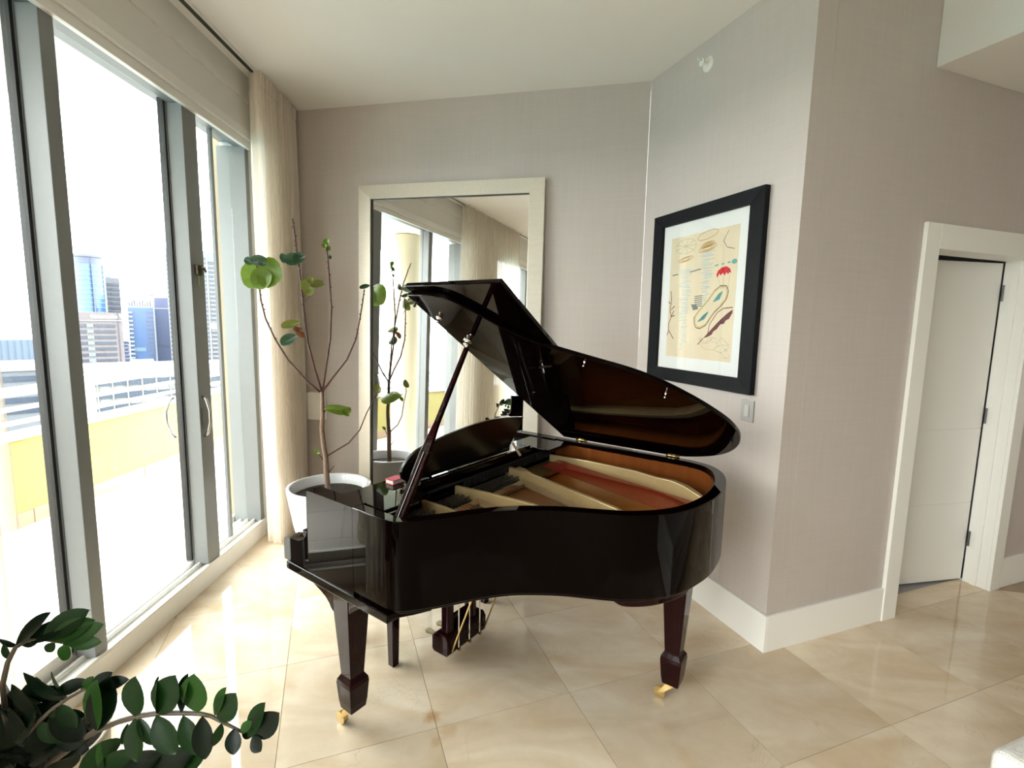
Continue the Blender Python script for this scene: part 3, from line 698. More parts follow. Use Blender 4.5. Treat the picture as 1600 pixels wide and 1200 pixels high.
# --- pedal lyre
for b_ in (.545, .715):
    MB().box(.055, .100, b_ - .022, b_ + .022, .15, .5965).build('lyre_post', legm, piano, bevel=.004)
lyp = [(.045, .04), (.105, .04), (.115, .055), (.115, .125), (.10, .148), (.03, .148), (0.005, .125), (.005, .055), (.015, .04)]
MB().prism(lyp, lambda a, z: (a, .508, z), lambda a, z: (a, .80, z)).build('pedal_box', legm, piano, bevel=.005)
MB().prism([(.53, .1485), (.78, .1485), (.765, .185), (.70, .20), (.62, .20), (.55, .185)], lambda b, z: (.045, b, z), lambda b, z: (.062, b, z)).build('lyre_panel', legm, piano, bevel=.003)
for b_ in (.575, .655, .735):
    pd = [(.0045, b_ - .012), (-.05, b_ - .012), (-.085, b_ - .020), (-.10, b_ - .012), (-.10, b_ + .012), (-.085, b_ + .020), (-.05, b_ + .012), (.0045, b_ + .012)]
    fill(pd, .068, .078).build('pedal', mat('worn_brass', (.30, .24, .15), .35, .9), piano, bevel=.002)
    MB().tube([(.125, b_, .06), (.125, b_, .60)], .0035, 8).build('pedal_rod', chrome, piano)
    MB().tube([(.1155, b_, .06), (.135, b_, .06)], .009, 8).build('rod_end', brass, piano)
MB().tube([(.122, .53, .07), (.33, .60, .69)], .0045, 8).build('lyre_brace', brass, piano)
MB().tube([(.122, .78, .07), (.33, .83, .69)], .0045, 8).build('lyre_brace', brass, piano)

# red book on the shelf beside the music desk
bk = empty('book', PO, PA); tag(bk, 'small red book lying on the piano shelf beside the music desk', 'book')
MB().box(.012, .062, .225, .290, .9745, .9775).build('cover', mat('red_cover', (.50, .03, .06), .5, noise=(20, .1, (1, 1, 1))), bk)
MB().box(.014, .060, .227, .288, .978, .992).build('pages', mat('book_pages', (.75, .72, .66), .8, noise=(60, .05, (1, 1, 8))), bk)
MB().box(.012, .062, .225, .290, .9925, .9955).build('cover', MATS['red_cover'], bk)

# ------------------------------------------------------------------ piano bench
bench = empty('piano_bench', PO, PA); tag(bench, 'dark mahogany piano bench pushed under the keyboard', 'bench')
for a_ in (-.42, -.104):
    for b_ in (.356, 1.056):
        MB().hexa([(a_ - .018, b_ - .018, 0), (a_ + .018, b_ - .018, 0), (a_ + .018, b_ + .018, 0), (a_ - .018, b_ + .018, 0)],
                  [(a_ - .025, b_ - .025, .42), (a_ + .025, b_ - .025, .42), (a_ + .025, b_ + .025, .42), (a_ - .025, b_ + .025, .42)]).build('leg', legm, bench, bevel=.002)
MB().box(-.455, -.07, .32, 1.09, .4205, .50).build('seat_box', legm, bench, bevel=.004)
MB().box(-.462, -.063, .312, 1.098, .5005, .53).build('seat', lac, bench, bevel=.006)

# ------------------------------------------------------------------ leaning mirror
mir = empty('leaning_mirror', bw(1.43, 0.11, 0)); tag(mir, 'huge brushed silver framed mirror leaning on the back wall', 'mirror')
champ = mat('brushed_champagne_frame', (0.78, 0.73, 0.64), 0.34, 0.35, noise=(14, .12, (1, 1, 14)))
champ2 = mat('brushed_champagne_frame_flat', (0.78, 0.73, 0.64), 0.34, 0.35, noise=(14, .12, (14, 14, 1)))
mirror_m = mat('mirror_silver', (0.95, 0.96, 0.95), 0.0, 1.0)
S0, S1, MZ = 0.700, 2.160, 2.70
TILT = math.atan2(.095, MZ)
def mp_(s, z, n): # z along the glass, n out of it
    return bw(s, 0.012 + math.sin(TILT) * (MZ - z) + n * math.cos(TILT), z * math.cos(TILT) + n * math.sin(TILT) + 0.002) - mir.location
def mprism(poly, n0, n1, nm, M, bev=0.0):
    return MB().prism(poly, lambda s, z: mp_(s, z, n0), lambda s, z: mp_(s, z, n1)).build(nm, M, mir, bevel=bev)
FWm = .108
def bar(p, q, r, s_, nm, M):     # frame bar: outer edge lower, inner edge proud
    b_ = [mp_(*p, 0.0), mp_(*q, 0.0), mp_(*r, 0.0), mp_(*s_, 0.0)]; t_ = [mp_(*p, .030), mp_(*q, .030), mp_(*r, .045), mp_(*s_, .045)]
    MB().hexa(b_, t_).build(nm, M, mir, bevel=.002)
o4 = [(S0, 0), (S1, 0), (S1, MZ), (S0, MZ)]; i4 = [(S0 + FWm, FWm), (S1 - FWm, FWm), (S1 - FWm, MZ - FWm), (S0 + FWm, MZ - FWm)]
for k in range(4):
    bar(o4[k], o4[(k + 1) % 4], i4[(k + 1) % 4], i4[k], 'frame_bar', champ if k % 2 else champ2)
mprism([(S0 + FWm, FWm), (S1 - FWm, FWm), (S1 - FWm, MZ - FWm), (S0 + FWm, MZ - FWm)], .008, .018, 'glass', mirror_m)
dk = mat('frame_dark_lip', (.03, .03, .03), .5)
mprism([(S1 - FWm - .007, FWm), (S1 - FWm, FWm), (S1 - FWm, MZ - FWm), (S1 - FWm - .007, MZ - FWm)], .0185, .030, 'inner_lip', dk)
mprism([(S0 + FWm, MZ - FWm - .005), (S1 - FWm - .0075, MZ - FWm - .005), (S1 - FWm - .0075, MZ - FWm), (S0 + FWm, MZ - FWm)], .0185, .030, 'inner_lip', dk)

# ------------------------------------------------------------------ framed print on the right wall
pic = empty('framed_picture', uv(-.02, .638, 1.85)); tag(pic, 'black framed print with white mat hanging on the right wall', 'picture')
def pw_(v, z, n): return uv(-n, v, z) - pic.location
blk = mat('black_frame_wood', (0.006, 0.007, 0.009), 0.5, spec=0.12, noise=(30, .2, (1, 1, 1)))
fo = [(1.085, 1.318), (.185, 1.318), (.185, 2.374), (1.085, 2.374)]; fi = [(.997, 1.398), (.283, 1.398), (.283, 2.298), (.997, 2.298)]
for k in range(4):
    p, q, r, t = fo[k], fo[(k + 1) % 4], fi[(k + 1) % 4], fi[k]
    MB().hexa([pw_(*x, .001) for x in (p, q, r, t)], [pw_(*p, .034), pw_(*q, .034), pw_(*r, .028), pw_(*t, .028)]).build('frame_bar', blk, pic, bevel=.0015)
def pprism(poly, n0, n1, nm, M):
    return MB().prism(poly, lambda v, z: pw_(v, z, n0), lambda v, z: pw_(v, z, n1)).build(nm, M, pic)
pprism([(1.0, 1.396), (.281, 1.396), (.281, 2.30), (1.0, 2.30)], .004, .010, 'mat_board', mat('mat_white', (.86, .87, .86), .7, noise=(20, .02, (1, 1, 1))))
PV0, PV1, PZ0, PZ1 = .918, .356, 1.475, 2.217        # paper: left, right, bottom, top
pprism([(PV0, PZ0), (PV1, PZ0), (PV1, PZ1), (PV0, PZ1)], .0103, .0110, 'paper', mat('cream_paper', (.80, .69, .50), .8, noise=(9, .10, (1, 1, 1))))
def ap(x, y, n):     # paper coords 0..1 from the upper left
    return pw_(PV0 + (PV1 - PV0) * x, PZ1 + (PZ0 - PZ1) * y, n)
inks = {n: mat('ink_' + n, c, .8) for n, c in dict(ochre=(.52, .30, .09), blue=(.42, .58, .62), grey=(.18, .2, .2), red=(.62, .02, .03), teal=(.16, .42, .40), dark=(.05, .04, .05), plum=(.16, .05, .06), tan=(.52, .42, .28), yellow=(.72, .56, .25)).items()}
def ribbon(mb, pts, wd, closed=False):
    n = len(pts); ps = pts + ([pts[0]] if closed else [])
    for i in range(len(ps) - 1):
        (x0, y0), (x1, y1) = ps[i], ps[i + 1]; dx, dy = (x1 - x0) * .562, (y1 - y0) * .742; l = math.hypot(dx, dy) or 1
        ox, oy = -dy / l * wd / 2 / .562, dx / l * wd / 2 / .742
        mb.add([ap(x0 + ox, y0 + oy, .0113), ap(x1 + ox, y1 + oy, .0113), ap(x1 - ox, y1 - oy, .0113), ap(x0 - ox, y0 - oy, .0113)], [(0, 1, 2, 3)])
def blob(mb, pts, n=.01125): mb.add([ap(x, y, n) for x, y in pts], [tuple(range(len(pts)))])
def ell(cx, cy, rx, ry, n=18, rot=0): return [(cx + rx * math.cos(t) * math.cos(rot) - ry * math.sin(t) * math.sin(rot), cy + rx * math.cos(t) * math.sin(rot) + ry * math.sin(t) * math.cos(rot)) for t in [2 * math.pi * k / n for k in range(n)]]
rnd = random.Random(11)
def motif(nm, ink, fn):
    mb = MB(); fn(mb); o = mb.build(nm, inks[ink], pic); o['kind'] = 'stuff'; return o
motif('ochre_discs', 'ochre', lambda mb: [ribbon(mb, ell(cx, cy, rx * k, ry * k, 18, -.1), .0035, True) for cx, cy, rx, ry in ((.25, .19, .12, .018), (.58, .13, .13, .025), (.58, .075 + .03, .1, .02), (.57, .03, .15, .03)) for k in ((1, .75, .5) if ry < .03 else (1,))])
motif('star_wheel', 'tan', lambda mb: [ribbon(mb, [(.24, .085), (.24 + .17 * math.cos(t), .085 + .06 * math.sin(t))], .003) for t in [k * .7 for k in range(9)]] + [ribbon(mb, ell(.24, .085, .17, .06), .0025, True)])
def cols(mb):
    for cx, y0, y1, wv in ((.59, .16, .55, .09), (.27, .28, .95, .085)):
        for k in range(int((y1 - y0) / .013)):
            y = y0 + k * .013 + rnd.uniform(-.004, .004); ww = wv * (1 - .75 * ((y - y0) / (y1 - y0)) ** 2) * rnd.uniform(.5, 1.1); x = cx + rnd.uniform(-.03, .03)
            ribbon(mb, [(x - ww, y), (x + ww, y + rnd.uniform(-.006, .006))], .0035)
motif('blue_water_columns', 'blue', cols)
motif('grey_dashes', 'grey', lambda mb: [ribbon(mb, p, .007) for p in ([(.04, .31), (.14, .305)], [(.33, .30), (.5, .285)])] + [ribbon(mb, [(.86, .03), (.80, .10), (.85, .15), (.95, .17)], .004)])
motif('teal_dashes', 'teal', lambda mb: [ribbon(mb, p, .008) for p in ([(.70, .275), (.75, .272)], [(.79, .27), (.83, .268)], [(.87, .265), (.91, .262)])] + [blob(mb, ell(.96, .262, .035, .018))])
motif('red_parasol', 'red', lambda mb: blob(mb, [(.73, .345), (.75, .315), (.80, .295), (.86, .29), (.91, .31), (.93, .345), (.905, .335), (.89, .35), (.865, .335), (.84, .36), (.82, .335), (.785, .355), (.77, .335), (.745, .37)]))
motif('parasol_strings', 'tan', lambda mb: [ribbon(mb, [(.76, .36), (.80, .46)], .002), ribbon(mb, [(.83, .36), (.84, .45)], .002), ribbon(mb, [(.91, .35), (.90, .50)], .002)])
coral = [[(.03, .44), (.05, .52), (.03, .60), (.06, .66), (.02, .72), (.03, .78), (.08, .82)], [(.05, .6), (.11, .57)], [(.05, .66), (.12, .65)], [(.03, .55), (.0, .53)], [(.03, .78), (.0, .82)], [(.06, .66), (.10, .61)], [(.08, .82), (.12, .85)]]
motif('coral_branch', 'plum', lambda mb: [ribbon(mb, c, .006) for c in coral])
motif('small_boat', 'grey', lambda mb: [blob(mb, [(.38, .56), (.42, .61), (.50, .60), (.46, .565)])] + [ribbon(mb, [(.43, .50 + k * .016), (.55, .495 + k * .016)], .006) for k in range(6)])
def sole(k, x0=.60, y0=.605): 
    pts = [(.45, .72), (.44, .67), (.50, .62), (.57, .575), (.64, .53), (.72, .465), (.80, .43), (.88, .435), (.91, .475), (.89, .53), (.82, .585), (.74, .625), (.68, .675), (.62, .73), (.54, .755), (.48, .75)]
    cx, cy = .68, .59; return [(cx + (x - cx) * k, cy + (y - cy) * k) for x, y in pts]
motif('sole_outline', 'dark', lambda mb: ribbon(mb, sole(1.0), .005, True))
motif('sole_band', 'yellow', lambda mb: ribbon(mb, sole(.93), .010, True))
motif('sole_pools', 'teal', lambda mb: [ribbon(mb, [(.50 + k * .018, .70 - k * .010), (.60 + k * .012, .675 - k * .012)], .010) for k in range(5)] + [ribbon(mb, [(.71 + k * .016, .545 - k * .012), (.80 + k * .008, .525 - k * .012)], .010) for k in range(5)])
motif('dark_wing', 'plum', lambda mb: [blob(mb, [(.60, .83), (.70, .765), (.80, .70), (.90, .645), (.98, .61), (.98, .635), (.94, .68), (.90, .69), (.88, .715), (.83, .72), (.79, .755), (.74, .775), (.72, .80), (.66, .82)]), ribbon(mb, [(.66, .80), (.68, .72), (.78, .63), (.86, .60), (.98, .595)], .005), ribbon(mb, [(.60, .83), (.52, .885)], .006)])
def scrib(mb):
    for j in range(3):
        x, y = .55 + .1 * j, .86; pts = []
        for k in range(14): pts.append((x, y)); x = min(.97, max(.5, x + rnd.uniform(-.09, .11))); y = min(.97, max(.82, y + rnd.uniform(-.05, .06)))
        ribbon(mb, pts, .0022)
motif('tan_scribble', 'tan', scrib)
gl_o = pprism([(1.0, 1.396), (.281, 1.396), (.281, 2.30), (1.0, 2.30)], .020, .022, 'glazing', glass_mat('picture_glass', (1, 1, 1)))

# ------------------------------------------------------------------ small wall fittings
sw = empty('light_switch', uv(0, .221, 1.23)); tag(sw, 'grey metal light switch plate below the framed print', 'switch')
swm = mat('switch_grey', (.42, .41, .40), .35, .4)
def swp(v0, v1, z0, z1, n0, n1, nm, M, bev=.001):
    q_ = [(v0, n0), (v1, n0), (v1, n1), (v0, n1)]
    return MB().hexa([uv(-n, v, z0) - sw.location for v, n in q_], [uv(-n, v, z1) - sw.location for v, n in q_]).build(nm, M, sw, bevel=bev)
swp(.178, .262, 1.172, 1.288, .0005, .007, 'plate', swm, .002); swp(.206, .236, 1.20, 1.262, .0075, .011, 'rocker', mat('switch_rocker', (.55, .54, .52), .4))
sp_ = empty('sprinkler_head', uv(0, .696, 3.161)); tag(sp_, 'white fire sprinkler head high on the right wall near the ceiling', 'sprinkler')
spm = mat('sprinkler_white', (.85, .84, .80), .35)
def axl(pts, r, nm, M, n=20):
    return MB().tube([uv(-a, 0, z) - Vector((C.x, C.y, 0)) for a, z in pts], r, n).build(nm, M, sp_)
axl([(.0005, 0), (.006, 0), (.012, 0)], [.042, .040, .026], 'escutcheon', spm); axl([(.0125, 0), (.045, 0)], .011, 'nozzle', spm); axl([(.0455, 0), (.050, 0)], .020, 'deflector', spm); axl([(.0505, .012), (.075, .012)], .006, 'fin', spm)
bx = empty('wall_box', bw(2.62, .0, .94)); tag(bx, 'small white plastic box on the back wall behind the potted tree', 'wall box')
def bxp(s0, s1, z0, z1, n0, n1, nm, M, bev=.006):
    q_ = [(s0, n0), (s1, n0), (s1, n1), (s0, n1)]
    return MB().hexa([bw(s, n, z0) - bx.location for s, n in q_], [bw(s, n, z1) - bx.location for s, n in q_]).build(nm, M, bx, bevel=bev)
bxp(2.515, 2.675, .83, 1.06, .0005, .045, 'housing', mat('box_white', (.92, .91, .86), .45)); bxp(2.53, 2.66, .845, 1.045, .0455, .050, 'front_cover', MATS['box_white'], .002)

# ------------------------------------------------------------------ potted sea grape tree
POT = Vector((-1.305, 3.47, 0))
tree = empty('potted_tree', POT); tag(tree, 'sparse young tree with few round leaves in a white glazed pot', 'potted tree')
potm = mat('white_glazed_pot', (.78, .80, .82), .18, coat=.4)
MB().lathe([(.001, .0), (.185, .0), (.195, .01), (.245, .20), (.278, .40), (.290, .475), (.288, .485), (.268, .487), (.262, .478), (.250, .42), (.248, .40)], n=40).build('pot', potm, tree, smooth=True)
MB().lathe([(.001, .425), (.10, .424), (.20, .418), (.252, .412)], n=30).build('soil', mat('dark_soil', (.025, .017, .012), .95, noise=(30, .5, (1, 1, 1)), bump=(40, 1.0)), tree, smooth=True)
bark = mat('grey_brown_bark', (.20, .13, .095), .85, noise=(20, .35, (1, 1, .3)), bump=(60, .6)); twig = mat('dark_twig', (.10, .045, .04), .7, noise=(30, .3, (1, 1, 1)), bump=(80, .6))
TD = POT.y - .01
def tp(px, py, dd=0.0):       # point in the tree's upright plane
    d = ray(px, py); t = (TD + dd) / d.y; return Vector((0, 0, CAMH)) + d * t - POT
def branch(pix, r0_, r1_, M, nm, dd0=0, dd1=0, n=8):
    P = []; L = len(pix)
    for i, (x, y) in enumerate(pix): P.append(tp(x, y, dd0 + (dd1 - dd0) * i / (L - 1)))
    R_ = [r0_ + (r1_ - r0_) * i / (L - 1) for i in range(L)]
    return MB().tube(P, R_, n).build(nm, M, tree, smooth=True)
branch([(513, 775), (512, 760), (510, 738), (509, 715), (506, 698), (503, 672), (504, 645), (503, 612)], .021, .0135, bark, 'trunk', n=12)
def nodes(pix, r, dd0, dd1, seed):     # little leaf-scar stubs along a branch
    rn = random.Random(seed); mb = MB(); L = len(pix)
    for i in range(L - 1):
        for k in range(4):
            t = (i + k / 4) / (L - 1); x = pix[i][0] + (pix[i + 1][0] - pix[i][0]) * k / 4; y = pix[i][1] + (pix[i + 1][1] - pix[i][1]) * k / 4
            p = tp(x, y, dd0 + (dd1 - dd0) * t); d = Vector((rn.uniform(-1, 1), rn.uniform(-1, 1), rn.uniform(0.2, 1))).normalized()
            mb.tube([p, p + d * r * 2.2], [r * .9, r * .4], 5)
    o = mb.build('leaf_scars', twig, tree); o['kind'] = 'stuff'
BR = [([(502, 614), (480, 596), (450, 562), (430, 530), (415, 498), (408, 470), (404, 440), (401, 415)], .007, .004, 0, -.14),
      ([(503, 612), (492, 578), (481, 535), (475, 490), (470, 440), (465, 400), (461, 370), (457, 342)], .008, .004, 0, -.32),
      ([(504, 612), (509, 575), (516, 530), (518, 480), (515, 440), (512, 400), (510, 386)], .0075, .004, 0, .05),
      ([(505, 610), (520, 590), (542, 562), (556, 530), (562, 500), (567, 470), (569, 452)], .007, .0035, 0, .15)]
for i, (px, ra, rb, da, db) in enumerate(BR):
    branch(px, ra, rb, twig, 'branch', da, db); nodes(px[3:], .0065, da + (db - da) * .45, db, i)
branch([(512, 712), (525, 704), (545, 692), (562, 672), (573, 645), (585, 622), (590, 612)], .006, .003, twig, 'branch', 0, .2)
branch([(508, 722), (500, 712), (496, 706)], .004, .003, twig, 'twig'); branch([(514, 738), (522, 728)], .004, .003, twig, 'twig'); branch([(506, 645), (513, 637)], .004, .003, twig, 'twig'); branch([(484, 462), (476, 472)], .003, .002, twig, 'twig', -.2, -.2)
def leafmat(name, c0, c1):
    M = D.materials.new(name); M.use_nodes = True; nt = M.node_tree; b = nt.nodes['Principled BSDF']; b.inputs['Roughness'].default_value = .35
    tc = nt.nodes.new('ShaderNodeTexCoord'); n = nt.nodes.new('ShaderNodeTexNoise'); n.inputs['Scale'].default_value = 18; nt.links.new(tc.outputs['Object'], n.inputs['Vector'])
    mx = nt.nodes.new('ShaderNodeMix'); mx.data_type = 'RGBA'; mx.inputs[6].default_value = (*c0, 1); mx.inputs[7].default_value = (*c1, 1); nt.links.new(n.outputs['Fac'], mx.inputs[0]); nt.links.new(mx.outputs[2], b.inputs['Base Color'])
    tl = nt.nodes.new('ShaderNodeBsdfTranslucent'); nt.links.new(mx.outputs[2], tl.inputs[0]); ms = nt.nodes.new('ShaderNodeMixShader'); ms.inputs[0].default_value = .3
    out = nt.nodes['Material Output']; nt.links.new(b.outputs[0], ms.inputs[1]); nt.links.new(tl.outputs[0], ms.inputs[2]); nt.links.new(ms.outputs[0], out.inputs[0]); return M
lf_lime = leafmat('lime_leaf', (.09, .17, .010), (.17, .26, .025)); lf_dark = leafmat('bluegreen_leaf', (.012, .045, .018), (.035, .085, .035)); lf_olive = leafmat('olive_leaf', (.20, .17, .03), (.10, .15, .03)); lf_brown = leafmat('dry_leaf', (.16, .06, .03), (.24, .10, .05)); lf_pale = leafmat('pale_leaf', (.22, .32, .16), (.32, .38, .20))
def leaf_at(px, py, wpx, hpx, rot, M, dd, curl=.18, tilt=.0, shape=1.0):
    """round leaf blade facing mostly the viewer; wpx/hpx size in photo pixels at its distance"""
    c = tp(px, py, dd); k = (TD + dd) / F * 1.0; a, b = wpx * k / 2, hpx * k / 2
    N = 14; vs = [(0, 0, -curl * min(a, b))]; rings = (.55, 1.0)
    for r in rings:
        for i in range(N):
            t = 2 * math.pi * i / N; x, y = math.cos(t), math.sin(t); pinch = 1 - (.25 * max(0, x) ** 3 if shape else 0)
            vs.append((a * x * r, b * y * r * pinch, curl * min(a, b) * (r * r * (abs(y) * 1.4) - (1 - r))))
    fs = [(0, 1 + i, 1 + (i + 1) % N) for i in range(N)] + [(1 + i, 1 + N + i, 1 + N + (i + 1) % N, 1 + (i + 1) % N) for i in range(N)]
    me = MB().add(vs, fs).mesh('leaf'); o = link('leaf', me, M, tree, smooth=True)
    mt = Matrix((RIGHT, -DOWN, -FWD)).transposed() @ Matrix.Rotation(tilt, 3, 'X') @ Matrix.Rotation(rot, 3, 'Z')
    o.matrix_local = Matrix.Translation(c) @ mt.to_4x4(); return o
leaf_at(396, 431, 38, 42, .3, lf_lime, -.13); leaf_at(422, 427, 40, 48, -.2, lf_lime, -.15); leaf_at(409, 436, 34, 34, .5, lf_lime, -.16)
leaf_at(404, 406, 26, 16, .1, lf_dark, -.18, tilt=.4); leaf_at(389, 408, 16, 12, -.5, lf_dark, -.15); leaf_at(411, 411, 14, 10, -.2, lf_dark, -.2)
leaf_at(460, 406, 30, 20, .0, lf_dark, -.28, .4); leaf_at(444, 404, 12, 16, .5, lf_dark, -.26, .3); leaf_at(468, 404, 20, 18, .4, lf_dark, -.3, .4)
leaf_at(482, 450, 20, 28, .5, lf_olive, -.2, .4); leaf_at(497, 444, 24, 12, .15, lf_olive, -.2, .5); leaf_at(486, 438, 12, 14, 1.0, lf_olive, -.22, .4)
leaf_at(455, 507, 32, 13, .2, lf_olive, -.18, .6); leaf_at(471, 520, 18, 11, -1.0, lf_brown, -.18, .7); leaf_at(451, 531, 28, 18, .45, lf_dark, -.2, .3); leaf_at(466, 515, 16, 8, -.4, lf_brown, -.18, .5)
leaf_at(510, 378, 10, 12, -.6, lf_lime, .05, .3); leaf_at(513, 388, 8, 11, .7, lf_lime, .05, .3); leaf_at(507, 384, 7, 9, 1.2, lf_lime, .04, .3); leaf_at(516, 402, 5, 6, 0, lf_dark, .05)
leaf_at(570, 448, 17, 7, .2, lf_dark, .15, .5)
leaf_at(525, 636, 26, 8, -.15, lf_pale, .02, .6); leaf_at(541, 645, 14, 8, -.8, lf_lime, .03, .6); leaf_at(495, 706, 7, 11, 1.3, lf_lime, 0, .3)
leaf_at(527, 637, 44, 48, .1, lf_lime, .06, .25, tilt=1.32); leaf_at(590, 608, 12, 16, .6, lf_olive, .2, .3)

# ------------------------------------------------------------------ dark leafy plant in the foreground
ZP_ = Vector((-1.33, 1.33, 0))
zz = empty('leafy_plant', ZP_); tag(zz, 'dark green plant with waxy paired leaves in the lower left foreground', 'plant')
MB().lathe([(.001, 0), (.09, 0), (.098, .01), (.118, .28), (.125, .40), (.121, .41), (.110, .41), (.104, .38)], n=32).build('pot', mat('cream_pot', (.66, .58, .45), .45, noise=(8, .06, (1, 1, 1))), zz, smooth=True)
MB().lathe([(.001, .384), (.106, .379)], n=20).build('soil', MATS['dark_soil'], zz, smooth=True)
zl = leafmat('zz_leaf', (.003, .016, .003), (.008, .038, .006)); zl2 = leafmat('zz_leaf_dark', (.0012, .004, .002), (.003, .012, .004)); zl3 = leafmat('zz_leaf_fresh', (.010, .048, .006), (.022, .08, .010))
for M in (zl, zl2, zl3): M.node_tree.nodes['Principled BSDF'].inputs['Roughness'].default_value = .3; M.node_tree.nodes['Principled BSDF'].inputs['Specular IOR Level'].default_value = .25
stem_m = mat('zz_stem', (.09, .07, .05), .5, noise=(20, .3, (1, 1, 1)))
def leaf_mesh():
    prof_ = [(0, .012), (.06, .13), (.15, .26), (.28, .39), (.43, .46), (.58, .465), (.72, .41), (.84, .30), (.93, .17), (.98, .06), (1.0, .004)]
    vs, fs = [], []
    for t, w_ in prof_: vs += [(t, -w_ * .62, .10 * w_ - .10 * t * t), (t, 0, -.02 - .10 * t * t), (t, w_ * .62, .10 * w_ - .10 * t * t)]
    for i in range(len(prof_) - 1):
        for k in range(2): fs.append((3 * i + k, 3 * i + 3 + k, 3 * i + 4 + k, 3 * i + 1 + k))
    return vs, fs
LV, LFc = leaf_mesh(); zz_me = {}
for nm, M in (('a', zl), ('b', zl2), ('c', zl3)):
    me = MB().add(LV, LFc).mesh('leaf'); me.materials.append(M); me.shade_smooth(); zz_me[nm] = me
def zleaf(b0, b1, k, face=0.0, wide=1.0):
    """leaf from pixel b0 (x, y, depth) to tip b1, turned about its axis by face"""
    p, q_ = at(*b0) - ZP_, at(*b1) - ZP_
    x = q_ - p; L = x.length; x.normalize(); nrm = (-FWD).copy(); nrm = (nrm - x * nrm.dot(x)).normalized(); y = nrm.cross(x)
    nr = nrm * math.cos(face) + y * math.sin(face); yy = nr.cross(x)
    o = D.objects.new('leaf', zz_me[k]); COL.objects.link(o); o.parent = zz
    mt = Matrix((x * L, yy * L * wide, nr * L)).transposed().to_4x4(); mt.translation = p; o.matrix_local = mt
def zstem(pts, ra, rb):
    P = [at(*p) - ZP_ for p in pts]; MB().tube(P, [ra + (rb - ra) * i / (len(P) - 1) for i in range(len(P))], 8).build('stem', stem_m, zz, smooth=True)
crown = lambda dx, dy: tuple([0, 0, 0])
base = Vector((0, 0, .38))
def stem_from_soil(pts, off, ra, rb):
    P = [base + Vector((off[0], off[1], 0))] + [at(*p) - ZP_ for p in pts]
    MB().tube(P, [ra + (rb - ra) * i / (len(P) - 1) for i in range(len(P))], 8).build('stem', stem_m, zz, smooth=True)
d1 = 1.22
stem_from_soil([(75, 1196, 1.40), (112, 1167, 1.34), (150, 1142, 1.30), (187, 1127, 1.27), (220, 1118, d1), (250, 1114, d1), (283, 1114, d1), (312, 1115, d1), (330, 1119, d1), (347, 1128, d1), (375, 1142, d1), (395, 1150, d1)], (.02, .02), .009, .003)
for b0, b1, k, fc, wd_2 in [((150, 1142, 1.28), (142, 1068, 1.26), 'c', .3, .9), ((152, 1142, 1.28), (166, 1062, 1.28), 'b', -.2, .9), ((212, 1120, 1.22), (205, 1062, 1.2), 'a', .15, 1.05), ((216, 1121, 1.22), (236, 1165, 1.2), 'a', .5, .6), ((212, 1122, 1.22), (207, 1195, 1.2), 'a', -.2, 1.0),
        ((245, 1116, 1.21), (240, 1060, 1.2), 'b', .8, .7), ((248, 1116, 1.21), (268, 1060, 1.19), 'a', .1, 1.15), ((244, 1118, 1.21), (270, 1183, 1.19), 'a', .1, 1.05), ((283, 1114, 1.21), (287, 1056, 1.2), 'b', .5, .8),
        ((308, 1113, 1.21), (298, 1058, 1.19), 'c', .1, 1.25), ((286, 1118, 1.21), (304, 1183, 1.19), 'a', .2, .85), ((316, 1119, 1.21), (318, 1190, 1.19), 'b', .2, .85), ((335, 1118, 1.21), (348, 1076, 1.2), 'c', .6, .8), ((343, 1127, 1.21), (364, 1087, 1.19), 'a', .15, 1.15),
        ((346, 1130, 1.21), (334, 1168, 1.2), 'a', .7, .8), ((366, 1138, 1.21), (363, 1181, 1.19), 'b', .1, 1.2), ((376, 1143, 1.21), (392, 1128, 1.2), 'c', .3, .9), ((388, 1150, 1.21), (408, 1101, 1.19), 'a', .5, .8), ((394, 1150, 1.21), (432, 1118, 1.19), 'b', .1, 1.1), ((394, 1151, 1.21), (406, 1175, 1.19), 'b', .0, 1.6), ((378, 1140, 1.22), (392, 1152, 1.21), 'b', 0, 1.5)]:
    zleaf(b0, b1, k, fc, wd_2)
d2 = 1.34
stem_from_soil([(10, 1130, 1.38), (4, 1070, 1.36), (12, 1035, d2), (24, 1012, d2), (42, 1001, d2), (66, 999, d2), (90, 1003, d2), (106, 1006, d2)], (-.03, .0), .008, .003)
for b0, b1, k, fc, wd_2 in [((24, 1010, d2), (71, 957, d2), 'b', .5, .65), ((44, 1000, d2), (102, 974, d2), 'b', .4, .75), ((66, 998, d2), (132, 955, d2), 'a', .2, .8), ((78, 999, d2), (142, 970, d2), 'c', .25, .75), ((92, 1003, d2), (156, 977, d2), 'c', .2, .75), ((104, 1003, d2), (155, 1004, d2), 'c', .4, .75), ((106, 1006, d2), (95, 1034, d2), 'c', .0, 1.3), ((86, 1004, d2), (70, 1020, d2), 'a', .2, 1.2), ((60, 1002, d2), (30, 1010, d2), 'b', .3, .7), ((28, 1008, d2), (-6, 1002, d2), 'b', .3, .7), ((16, 1030, d2), (2, 1008, d2), 'a', .2, 1.2)]:
    zleaf(b0, b1, k, fc, wd_2)
d3 = 1.30
stem_from_soil([(40, 1150, 1.36), (60, 1128, d3), (82, 1108, d3), (105, 1092, d3), (130, 1078, d3), (160, 1070, d3)], (.0, -.03), .007, .003)
